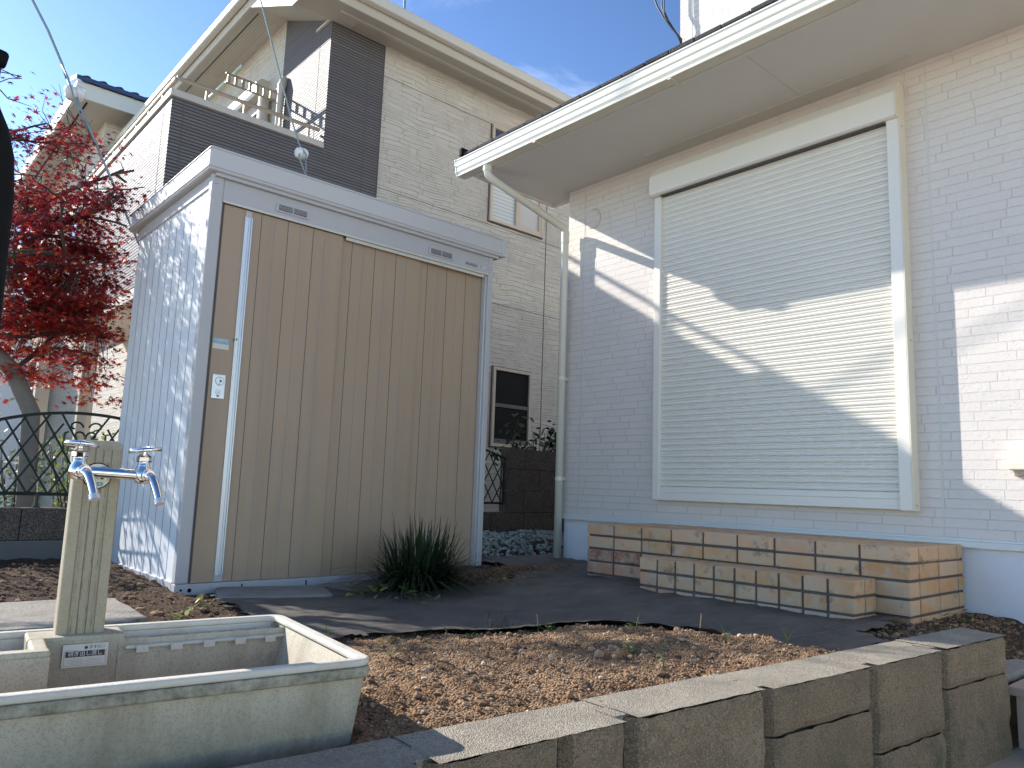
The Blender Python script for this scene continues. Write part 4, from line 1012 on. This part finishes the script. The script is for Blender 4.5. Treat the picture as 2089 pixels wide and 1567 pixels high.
b.prism([(ex0-.09, y, z) for y, z in P]+[(ex0-.09, y, z+.10) for y, z in P[::-1]], (.085, 0, 0)); b.build('eave_gutter', 'eave_gut', nb, bev=.02)
b = MB(); z0 = 5.285
b.add([(ex0, ey0, z0), (8.8, ey0, z0), (8.8, 7.6, z0+.5), (ex0, 7.6, z0+.5), (8.8, 13.2, z0+.5), (ex0, 13.2, z0+.5)], [(0, 1, 2, 3), (3, 2, 4, 5)]); b.build('roof', 'shingle', nb)
# windows
def window(x0, x1, z0, z1, style):
    y = NY_; f = MB()
    def fr(a, c, d, e, w, y0, y1, mb):
        mb.box(a, c, y0, y1, d, d+w); mb.box(a, c, y0, y1, e-w, e); mb.box(a, a+w, y0, y1, d+w, e-w); mb.box(c-w, c, y0, y1, d+w, e-w)
    fr(x0, x1, z0, z1, .035, y-.035, y+.02, f); wo = f.build('window', 'frame_cream', nb, bev=.003)
    f = MB(); fr(x0-.012, x1+.012, z0-.012, z1+.012, .012, y-.012, y+.01, f); f.build('frame', 'frame_dark', wo)
    if style == 'double':
        xm = (x0+x1)/2; zm = z0+(z1-z0)*.52
        f = MB(); f.box(xm-.022, xm+.022, y-.033, y+.01, z0+.035, z1-.035); f.build('mullion', 'frame_cream', wo, bev=.003)
        f = MB(); f.box(x0+.035, xm-.022, y-.004, y+.004, z0+.035, zm+.28); f.build('pane', 'blind', wo)
        f = MB(); f.box(x0+.035, xm-.022, y-.004, y+.004, zm+.281, z1-.035); f.build('pane', 'glass_blue', wo)
        f = MB(); f.box(x0+.035, xm-.022, y-.012, y-.0045, zm+.12, zm+.15); bits(f, 'sash_bar', 'frame_cream', wo)
        f = MB(); fr(xm+.022, x1-.035, z0+.035, z1-.035, .03, y-.028, y-.002, f); f.build('sash', 'frame_cream', wo, bev=.002)
        f = MB(); f.box(xm+.052, x1-.065, y-.006, y+.004, z0+.065, z1-.065); f.build('pane', 'curtain', wo)
    else:
        zm = (z0+z1)/2+.02
        f = MB(); f.box(x0+.035, x1-.035, y-.010, y+.002, z0+.035, z1-.035); f.build('pane', 'glass_dark', wo)
        f = MB(); f.box(x0+.035, x1-.035, y-.024, y-.0105, zm-.02, zm+.02); f.box(x0+.035, x1-.035, y-.022, y-.0105, z0+.035, z0+.09); bits(f, 'sash_bar', 'frame_dark', wo)
window(5.27, 6.12, 3.61, 4.78, 'double')
window(5.42, 6.01, 1.03, 1.93, 'hung')
# balcony door side: shutter box, window, duct cover, laundry arm
sbx = MB(); sbx.prism([(NX0+.012, 7.95, 4.86), (NX0-.13, 7.95, 4.86), (NX0-.15, 7.95, 4.90), (NX0-.15, 7.95, 5.0), (NX0-.09, 7.95, 5.06), (NX0+.012, 7.95, 5.06)], (0, 1.9, 0)); sbx.build('shutter_box', 'coping', nb, bev=.006)
b = MB(); b.box(NX0-.05, NX0+.012, 7.98, 8.04, 3.0, 4.859); b.box(NX0-.05, NX0+.012, 9.7, 9.76, 3.0, 4.859); b.box(NX0-.05, NX0+.012, 8.04, 9.7, 4.72, 4.859); wo = b.build('balcony_door', 'coping', nb, bev=.004)
b = MB(); b.box(NX0-.01, NX0+.012, 8.04, 9.7, 3.0, 4.719); b.build('pane', 'glass_blue', wo)
b = MB(); b.tube([(NX0-.07, 7.88, 2.9), (NX0-.07, 7.88, 4.80)], .062, 16); b.build('duct_cover', 'coping', nb, smooth=True)
b = MB(); b.tube([(NX0-.045, 7.50, 2.9), (NX0-.045, 7.50, 4.72), (NX0-.04, 7.50, 4.80), (NX0-.01, 7.50, 4.90)], [.036, .036, .046, .046], 14); b.build('duct_cover', 'coping', nb, smooth=True)
arm = MB()
for k in range(7):
    xa = 2.62+k*.078
    arm.box(xa, xa+.030, 7.70, 7.72, 4.73, 4.82)
arm.box(2.60, 3.17, 7.70, 7.72, 4.82, 4.838); arm.box(2.60, 3.17, 7.70, 7.72, 4.715, 4.73); ao = arm.build('laundry_bracket', 'rail', nb, bev=.004)
b = MB(); b.box(3.15, 3.175, 7.68, 7.74, 4.58, 4.86); b.build('bracket_plate', 'rail', ao)
b = MB(); b.tube([(2.70, 7.55, 4.88), (2.70, 9.6, 4.88)], .017, 10); b.build('laundry_pole', 'pole_mint', smooth=True, label='pale mint laundry pole resting on the balcony bracket', cat='laundry pole')
# antenna
an = MB(); an.tube([(5.9, 9.6, 6.3), (5.9, 9.6, 9.6)], .02, 8); an.tube([(5.2, 9.6, 9.2), (6.6, 9.6, 9.2)], .008, 6)
for k in range(8): an.tube([(5.25+k*.18, 9.35, 9.2), (5.25+k*.18, 9.85, 9.2)], .005, 5)
an.build('roof_antenna', 'wire', label='thin antenna mast rising over the cream house roof', cat='antenna')
# far blue tiled house
fh = empty('far_house', (3.6, 13.5, 0), 'white house with blue glazed roof tiles behind the maple', 'house')
ex, ey, ez = 1.96, 12.0, 6.03
b = MB(); b.box(ex+.55, 6, ey+.6, 18.2, -.05, ez); b.build('wall', 'stone', fh)
b = MB(); b.box(ex+.04, 6.4, ey+.04, 18.9, ez, ez+.04); b.build('soffit', 'eave', fh)
b = MB(); b.box(ex, 6.4, ey, ey+.04, ez-.04, ez+.20); b.box(ex, ex+.04, ey+.04, 18.9, ez-.04, ez+.20); b.build('fascia_board', 'eave_gut', fh)
b = MB(); b.box(ex+.18, ex+.20, ey+.2, 18.7, ez-.012, ez-.001); bits(b, 'soffit_joint', 'black', fh)
b = MB()
b.add([(ex, ey, ez+.2), (6.4, ey, ez+.2), (6.4, 18.9, ez+.2), (ex, 18.9, ez+.2), (4.0, 14.4, ez+1.25), (4.0, 16.6, ez+1.25)], [(0, 1, 4), (1, 2, 5, 4), (2, 3, 5), (3, 0, 4, 5), (3, 2, 1, 0)]); ro = b.build('roof', 'tile_blue', fh)
b = MB()
for k in range(20):
    x = ex+.12+k*.22; b.tube([(x, ey-.05, ez+.235), (x, ey+.9, ez+.62)], .055, 10)
b.build('eave_tile', 'tile_blue', ro, smooth=True)
b = MB(); b.prism([(ex-.02, ey-.05, ez+.20), (6.4, ey-.05, ez+.20), (6.4, ey-.05, ez+.265), (ex-.02, ey-.05, ez+.265)], (0, .5, .16)); b.build('tile_bed', 'tile_blue', ro)
b = MB(); b.box(ex+.53, ex+.56, 13.6, 14.3, 4.0, 4.9); wo = b.build('window', 'frame_dark', fh); b = MB(); b.box(ex+.515, ex+.529, 13.65, 14.25, 4.05, 4.85); b.build('pane', 'glass_blue', wo)
# low pale building left
lh = empty('low_house', (-1.5, 16, 0), 'low pale house seen behind the fence at far left', 'house')
b = MB(); b.box(-7, 2.1, 14, 19, -.05, 2.9); b.build('wall', 'found', lh)
b = MB(); b.prism([(-7.4, 13.6, 2.9), (-7.4, 19.4, 2.9), (-7.4, 16.5, 4.0)], (9.4, 0, 0)); b.build('roof', 'shingle', lh)
b = MB(); b.box(.2, 1.0, 13.96, 13.999, 1.0, 2.1); b.box(-2.0, -.6, 13.96, 13.999, .4, 2.2); bits(b, 'window', 'glass_blue', lh)
# white posts of neighbour's porch
for x, y, w_, h in ((1.42, 6.95, .07, 2.1), (1.62, 7.6, .05, 2.1), (1.15, 7.2, .10, 2.1)):
    b = MB(); b.box(x, x+w_, y, y+w_, -.02, h); b.box(x-.02, x+w_+.02, y-.02, y+w_+.02, h, h+.03)
    b.build('porch_post', 'coping', bev=.004, label={1.42: 'white square porch post behind the lattice fence', 1.62: 'thin rear porch post nearest the shed', 1.15: 'wide grey porch post left of the others'}[x], cat='post', group='porch posts behind the fence')
# cables + guy wires
def cat_curve(a, b_, sag, n=24):
    a, b_ = Vector(a), Vector(b_); return [a.lerp(b_, i/n)+Vector((0, 0, -sag*4*(i/n)*(1-i/n))) for i in range(n+1)]
gw = empty('guy_wire', (1.27, 5.5, .0), 'galvanised guy wire with white insulator rising left of the shed', 'guy wire', 'guy wires behind the shed')
def strand(name, pts, r, parent): MB().tube(pts, r, 8).build(name, 'wire', parent, smooth=True)
Yg = 5.5
strand('wire', [(-.9, Yg, 7.2), (.15, Yg, 4.6), (.585, Yg, 3.60), (.70, Yg, 3.42), (.80, Yg, 3.23), (.84, Yg, 3.13)], .0085, gw)
strand('wire', [(.84, Yg-.01, 3.13), (.88, Yg-.03, 3.04), (.95, Yg-.02, 2.93), (1.25, Yg, 2.38), (2.55, Yg, 0)], .0085, gw)
strand('wire', [(.80, Yg, 3.22), (.835, Yg-.06, 3.12), (.87, Yg-.07, 3.02), (.915, Yg-.04, 2.93), (1.02, Yg, 2.79)], .006, gw)
def insul(c, ax, r, parent):
    ax = Vector(ax).normalized(); b = MB(); b.lathe(c, ax, [(-r*1.15, r*.45), (-r*.95, r*.8), (-r*.4, r*1.02), (-r*.12, r*1.0), (-r*.1, r*.80), (r*.1, r*.80), (r*.12, r*1.0), (r*.4, r*1.02), (r*.95, r*.8), (r*1.15, r*.45)], 24)
    b.build('insulator', 'porcelain', parent, smooth=False, bev=.004)
insul((.893, Yg+.0, 3.055), (.8, 0, .25), .052, gw)
gw2 = empty('guy_wire', (2.6, 5.5, .0), 'galvanised guy wire with white insulator above the middle of the shed', 'guy wire', 'guy wires behind the shed')
strand('wire', [(1.45, Yg, 6.2), (2.065, Yg, 4.31), (2.40, Yg, 3.42), (2.48, Yg, 3.24), (2.52, Yg-.065, 3.14), (2.515, Yg-.02, 3.10)], .0065, gw2)
strand('wire', [(2.47, Yg-.03, 3.18), (2.475, Yg-.03, 3.12), (2.56, Yg, 2.99), (2.62, Yg, 2.80), (2.9, Yg, 0)], .006, gw2)
strand('wire', [(2.545, Yg, 3.16), (2.545, Yg, 3.12), (2.56, Yg, 2.99)], .006, gw2)
insul((2.503, Yg, 3.175), (.95, 0, .1), .045, gw2)
cb = empty('service_cable', (4.6, 3.3, 4.0), 'bundle of thin black cables looping to the upper house corner', 'cable')
for k, (pts, r) in enumerate([
    ([(4.45, 3.60, 5.4), (4.48, 3.55, 4.62), (4.50, 3.50, 4.44), (4.50, 3.44, 4.32), (4.52, 3.37, 4.20), (4.56, 3.31, 4.10), (4.62, 3.352, 4.04)], .008),
    ([(4.50, 3.44, 5.4), (4.50, 3.46, 4.62), (4.50, 3.455, 4.42), (4.50, 3.42, 4.31), (4.53, 3.37, 4.20), (4.57, 3.33, 4.11), (4.62, 3.352, 4.045)], .006),
    ([(4.50, 3.40, 5.4), (4.50, 3.435, 4.55), (4.50, 3.435, 4.38), (4.51, 3.40, 4.28), (4.54, 3.35, 4.17), (4.58, 3.33, 4.09), (4.62, 3.354, 4.045)], .006)]):
    MB().tube(pts, r, 8).build('strand', 'cable', cb, smooth=True)
# ------------------------------------------------------------------ plants
def leaf_shape(kind):
    if kind == 'maple':
        v = [(0, 0)]; 
        angs = [-125, -88, -45, 0, 45, 88, 125]; lens = [.45, .75, .95, 1.1, .95, .75, .45]
        out = []
        for i, (a, l_) in enumerate(zip(angs, lens)):
            a = math.radians(a); out.append((math.sin(a)*l_, math.cos(a)*l_))
            if i < 6: m_ = math.radians((angs[i]+angs[i+1])/2); out.append((math.sin(m_)*.30, math.cos(m_)*.30))
        return [(0, -.12)]+out
    if kind == 'heart': return [(0, 0), (-.35, -.12), (-.55, .12), (-.45, .5), (0, 1), (.45, .5), (.55, .12), (.35, -.12)]
    return [(0, 0), (-.22, .3), (-.22, .65), (0, 1), (.22, .65), (.22, .3)]
LS = {k: leaf_shape(k) for k in ('maple', 'heart', 'oval')}
def put_leaf(mb, kind, c, size, nrm, dirv, r):
    nrm = nrm.normalized(); d = (dirv-nrm*dirv.dot(nrm))
    if d.length < 1e-4: d = nrm.orthogonal()
    d.normalize(); s_ = d.cross(nrm); P = LS[kind]; vs = []
    for x, y in P: vs.append(c+s_*x*size+d*y*size+nrm*(-.22*size*(x*x+.3*y*y)))
    if kind == 'maple':
        n = len(P); mb.add([c]+vs, [(0, i, i+1) for i in range(1, n)]+[(0, n, 1)], r)
    else: mb.add(vs, [tuple(range(len(P)))], r)
rv = lambda a=1: Vector((random.gauss(0, a), random.gauss(0, a), random.gauss(0, a)))
# maple
mt = empty('maple_tree', (.35, 6.05, 0), 'red leaved maple tree growing behind the lattice fence at left', 'tree')
tr = MB(); br = MB()
tr.tube([(.98, 5.85, 0), (.95, 5.86, .5), (.93, 5.88, .95), (.80, 5.9, 1.22), (.60, 5.92, 1.42), (.35, 5.95, 1.62), (.15, 5.98, 1.9)], [.060, .056, .054, .052, .048, .044, .040], 12)
tips = []
def grow(p, d, ln, r, depth):
    d = d.normalized(); pts = [Vector(p)]; q = Vector(p); n = 5
    if q.x > 1.22 or q.z > 3.2: return
    for i in range(n):
        if q.z > 2.95: d.z -= .45
        if q.x > 1.22 or q.z > 3.2: break
        d = (d+rv(.13)+Vector((0, 0, .02))).normalized(); q = q+d*ln/n; pts.append(q.copy())
    br.tube(pts, [r*(1-.45*i/n) for i in range(len(pts))], 6 if r > .01 else 4, True)
    if len(pts) < 6: tips.append((pts[-1], d.copy())); return
    if depth == 0:
        for k in (2, 3, 4, 5): tips.append((pts[k], d.copy()))
        return
    for k in range(random.choice((3, 3, 4))):
        j = random.choice((2, 3, 4, 5)); nd = (d+rv(.55)); nd.z *= .75; grow(pts[j], nd, ln*random.uniform(.6, .8), r*.58, depth-1)
for st_, dv, ln, r in [((.35, 5.95, 1.62), (1, .0, .75), .8, .030), ((.15, 5.98, 1.9), (.35, .1, 1), .85, .032), ((.15, 5.98, 1.9), (-.6, 0, .9), .8, .03), ((.60, 5.92, 1.42), (1, -.1, .05), .62, .022),
                       ((.35, 5.95, 1.62), (.55, .35, .9), .8, .026), ((.15, 5.98, 1.9), (.8, -.2, .5), .85, .028), ((.15, 5.98, 1.9), (.1, -.2, 1.2), .8, .026), ((.80, 5.9, 1.22), (.9, .2, .75), .6, .018), ((.15, 5.98, 1.9), (-.9, .2, .4), .8, .028), ((.35, 5.95, 1.62), (-.7, -.3, .35), .7, .022)]:
    grow(Vector(st_), Vector(dv), ln, r, 3)
tr.build('trunk', 'bark_grey', mt, smooth=True); lf = MB(); cnt = 0
random.shuffle(tips)
tw2 = MB(); base_tips = [t_ for t_ in tips if .2 < t_[0].x < 1.5 and .95 < t_[0].z < 3]
for _ in range(560):
    z = random.triangular(.98, 3.2, 1.6); x = random.uniform(.55, 1.36 if z < 2.5 else 1.1); y = random.uniform(5.5, 6.35)
    if x > 1.15 and z > 2.0 and random.random() < .6: continue
    p = Vector((x, y, z)); q, dq = min(base_tips, key=lambda a: (a[0]-p).length); dv = p-q
    if dv.length > .55: p = q+dv*(.55/dv.length)
    tw2.tube([q, q.lerp(p, .5)+rv(.02), p], [.0035, .0025, .0012], 4); tips.append((p, dv.normalized() if dv.length > 1e-3 else Vector((1, 0, 0))))
for ch in mt.children:
    pass
br.add(tw2.v, tw2.f)
mt_br = br.build('branches', 'bark', mt, smooth=True)
for p, d in tips:
    if p.y < 5.35 and p.x > 1.1: continue
    if p.z < .95 or p.z > 3.25+random.gauss(0, .12): continue
    if p.x < .60 and random.random() < .96: continue
    if p.x < .25: continue
    if p.z > 2.2 and random.random() < .40: continue
    lay = round(p.z/.17+.5*fbm(p.x*2, p.y*2))*.17; p = Vector((p.x, p.y, p.z*.35+lay*.65))
    dens = 21 if p.z < 2.2 else 15
    if p.x > 1.30: dens = 12
    if p.x < -.6: dens = 10
    for _ in range(dens):
        c = p+Vector((random.gauss(0, .10), random.gauss(0, .10), random.gauss(0, .018)))
        put_leaf(lf, 'maple', c, random.uniform(.024, .040), Vector((random.gauss(0, .65), random.gauss(0, .65)-.35, 1)), rv()+d*.6+Vector((0, 0, -.4)), min(1, max(0, random.gauss(.48+.20*(1.9-p.z), .22)))); cnt += 1  # lower leaves brighter red: sun shining through, put into the leaf colour
lf.build('leaves', 'maple', mt)
print('maple leaves', cnt, 'tips', len(tips))
# strap leaved clump
gc = empty('grass_clump', (2.36, 3.36, 0), 'dark green strap leaved clump in front of the shed doors', 'plant')
g = MB()
for _ in range(900):
    a = random.uniform(0, 6.283); rr = random.uniform(0, .14); ln = random.uniform(.24, .46); lean = random.uniform(.1, 1.15)
    base = Vector((2.36+math.cos(a)*rr*1.3, 3.36+math.sin(a)*rr*.8, .0)); a2 = a+random.gauss(0, .35); out = Vector((math.cos(a2), math.sin(a2), 0)); side = Vector((-out.y, out.x, 0)); w = random.uniform(.0032, .0058); vs = []; n = 7
    for i in range(n+1):
        t_ = i/n; p = base+out*(lean*ln*(t_*.75+.25*t_**2.5))+Vector((0, 0, ln*(t_*(1.05-.35*lean)-t_**2.4*.62*lean)))
        p.z = max(p.z, .015); ww = w*(1-t_**3)+.0004; vs += [p-side*ww, p+side*ww]
    g.add(vs, [(2*i, 2*i+1, 2*i+3, 2*i+2) for i in range(n)], random.random()**1.3)
g.build('foliage', 'blade', gc)
# dark shrub by the pier
sb_ = empty('shrub', (5.30, 5.62, 0), 'dark leafy shrub rising behind the block pier', 'shrub')
s1 = MB(); s2 = MB()
for k in range(16):
    a = random.uniform(-.75, 1.6); p = Vector((5.30, 5.62, .2)); pts = [p.copy()]; d = Vector((math.sin(a)*.55, random.gauss(0, .15), 1)).normalized(); ln = random.uniform(.78, 1.15)
    for i in range(8): d = (d+rv(.08)).normalized(); p = p+d*ln/8; pts.append(p.copy())
    s1.tube(pts, [.010*(1-.8*i/8)+.001 for i in range(9)], 5)
    for q in pts[4:]:
        for _ in range(13): put_leaf(s2, 'oval', q+rv(.05), random.uniform(.05, .085), rv()+Vector((0, -.3, .8)), rv()+Vector((0, 0, -.3)), random.random())
s1.build('stems', 'bark', sb_); s2.build('foliage', 'shrub', sb_)
# silver bushes behind fence
for i, (cx, cy, h, w_, lab_, mm) in enumerate([(.35, 6.3, 1.25, .32, 'silver green bush behind the left end of the fence', 'olive'), (.95, 6.15, .80, .22, 'low silver green bush behind the tap post', 'olive'), (1.28, 6.0, .85, .15, 'small yellow green bush beside the shed behind the fence', 'weed')]):
    ro = empty('bush', (cx, cy, 0), lab_, 'bush', 'bushes behind the fence'); s1 = MB(); s2 = MB()
    for k in range(14):
        d = Vector((random.gauss(0, .35), random.gauss(0, .3), 1)).normalized(); p = Vector((cx, cy, 0)); pts = [p.copy()]
        for j in range(7): d = (d+rv(.07)).normalized(); p = p+d*h*random.uniform(.8, 1.1)/7; pts.append(p.copy())
        s1.tube(pts, [.008*(1-.8*j/7)+.001 for j in range(8)], 4)
        for q in pts[1:]:
            for _ in range(9): put_leaf(s2, 'oval', q+rv(.035), random.uniform(.03, .05), rv()+Vector((0, 0, .4)), rv()+Vector((0, 0, .3)), random.random())
    s1.build('stems', 'bark', ro); s2.build('foliage', mm, ro)
k = MB(); put_leaf(k, 'oval', Vector((1.455, Y0+.004, 1.262)), .035, Vector((.1, -1, .2)), Vector((.6, 0, .5)), .15)
k.build('stuck_leaf', 'weed', label='small green leaf stuck on the shed door handle strip', cat='leaf')
# small weeds and sprouts
def sprout(x, y, kind, lab_, size=1.0):
    z = soil_z(x, y); m_ = MB(); 
    if kind == 'blade':
        for _ in range(random.randint(3, 6)):
            a = random.uniform(0, 6.28); ln = random.uniform(.04, .09)*size; out = Vector((math.cos(a), math.sin(a), 0)); sd2 = Vector((-out.y, out.x, 0)); vs = []
            for i in range(5): t_ = i/4; p = Vector((x, y, z))+out*ln*.45*t_*t_+Vector((0, 0, ln*t_*(1-.25*t_))); w = .0016*size*(1-t_**2)+.0002; vs += [p-sd2*w, p+sd2*w]
            m_.add(vs, [(2*i, 2*i+1, 2*i+3, 2*i+2) for i in range(4)], random.uniform(.2, .7))
        m_.build('grass_sprout', 'weed', label=lab_, cat='weed', group='small weeds on the soil'); return
    if kind == 'leaf':
        for _ in range(random.randint(4, 9)):
            c = Vector((x+random.gauss(0, .022*size), y+random.gauss(0, .018*size), z+random.uniform(.006, .03)*size)); m_.tube([(x, y, z), tuple(c)], .0008, 4, True, .4)
            put_leaf(m_, 'heart' if random.random() < .6 else 'oval', c, random.uniform(.012, .022)*size, Vector((random.gauss(0, .4), random.gauss(0, .4), 1)), rv(), random.uniform(.3, 1))
        m_.build('leafy_weed', 'weed', label=lab_, cat='weed', group='small weeds on the soil'); return
    m_.tube([(x, y, z-.01), (x+random.gauss(0, .006), y+.003, z+.03*size), (x+random.gauss(0, .012), y, z+.06*size)], .002, 5); m_.build('dry_stalk', 'twig', label=lab_, cat='stalk', group='dry stalks in the soil')
sprout(1.505, 1.135, 'blade', 'tall green grass sprout at the back edge of the block wall', 1.1)
sprout(2.02, 1.30, 'blade', 'grass sprout near the right end of the soil bed')
sprout(2.14, 1.17, 'blade', 'grass sprout touching the wall at the corner of the bed')
sprout(1.33, 2.42, 'blade', 'thin grass sprout beside the sunlit part of the sheet', 1.2)
sprout(1.13, 1.72, 'leaf', 'small round leaved weed in the middle of the sunny soil')
sprout(1.70, 2.10, 'leaf', 'low leafy weed on the crest of the soil bed')
sprout(1.92, 1.95, 'leaf', 'pale weed tuft at the back edge of the soil bed')
sprout(1.52, 2.35, 'leaf', 'pale leaf weed at the left end of the crest')
sprout(2.0, 1.62, 'leaf', 'tiny green weed on the right slope of the soil')
sprout(1.62, 1.32, 'leaf', 'single leaved weed near the front of the bed', .8)
sprout(2.12, 3.12, 'leaf', 'bright heart leaved weed left of the grass clump', 2.2)
sprout(2.02, 3.22, 'leaf', 'dark leafy weed against the left side of the grass clump', 2.4)
sprout(2.00, 3.34, 'leaf', 'dark leafy weed between the slab and the grass clump', 2.6)
sprout(2.10, 3.02, 'leaf', 'leafy weed in front of the left side of the grass clump', 2.3)
sprout(2.75, 3.20, 'leaf', 'low weed right of the grass clump', 1.6)
sprout(.86, 2.98, 'leaf', 'yellow green weed just behind the sink rim', 1.6)
sprout(1.10, 3.10, 'leaf', 'trailing leafy weed left of the slab by the shed corner', 2.0)
sprout(1.25, 3.35, 'leaf', 'yellowish weed below the shed corner', 1.7)
sprout(.45, 3.75, 'leaf', 'pale dry weed behind the stone slab', 2.0)
sprout(1.95, 2.02, 'stalk', 'brown upright stalk at the crest of the soil', 1.0)
sprout(2.18, 1.50, 'stalk', 'bent dry stalk near the right end of the soil', 1.1)
sprout(1.68, 2.22, 'stalk', 'short pale stalk left of the crest weeds', .8)
sprout(.98, 1.92, 'stalk', 'dry stalk beside the sink corner', 1.0)
sprout(3.55, 1.16, 'leaf', 'small weed at the foot of the house foundation', 1.6)
sprout(3.25, 1.12, 'leaf', 'small weed below the end of the brick step', 1.2)
# litter
lt = MB()
for _ in range(900):
    k = random.random()
    if k < .45: x, y = random.gauss(2.85, .28), random.gauss(3.35, .16)
    elif k < .7: x, y = random.uniform(2.5, 3.9), random.uniform(.9, 1.45)
    elif k < .85: x, y = random.uniform(.7, 2.2), random.uniform(1.1, 2.5)
    else: x, y = random.uniform(-.2, 1.3), random.uniform(2.6, 3.9)
    if y > 3.8 or y < .86 or (y < WALLF(x)+.14 and x < 2.87) or (x > 3.08 and 1.26 < y < 3.05): continue
    z = max(soil_z(x, y), tz(x, y) if in_sheet(x, y) else -1)+.002
    if random.random() < .5:
        a = random.uniform(0, 6.28); l_ = random.uniform(.008, .035); lt.tube([(x, y, z), (x+math.cos(a)*l_*.5, y+math.sin(a)*l_*.5, z+random.uniform(0, .005)), (x+math.cos(a)*l_, y+math.sin(a)*l_, z)], .0009, 4, True, random.random())
    else: put_leaf(lt, 'oval', Vector((x, y, z+.001)), random.uniform(.007, .018), Vector((random.gauss(0, .3), random.gauss(0, .3), 1)), rv(), random.random())
tag(lt.build('leaf_litter', 'litter'), 'dry brown twigs and leaf bits scattered over soil and sheet', 'litter', kind='stuff')
rt_ = MB()
for i in range(26):
    x = 1.93+random.gauss(0, .03); y = 2.22+random.gauss(0, .02); z = .03; rt_.tube([(x, y, z), (x+random.gauss(0, .01), y+random.gauss(0, .01), z+random.uniform(.03, .07))], .0012, 4, True, random.random())
rt_.build('frayed_sheet_edge', 'tarp', label='frayed black threads standing up at the torn sheet edge', cat='frayed threads')
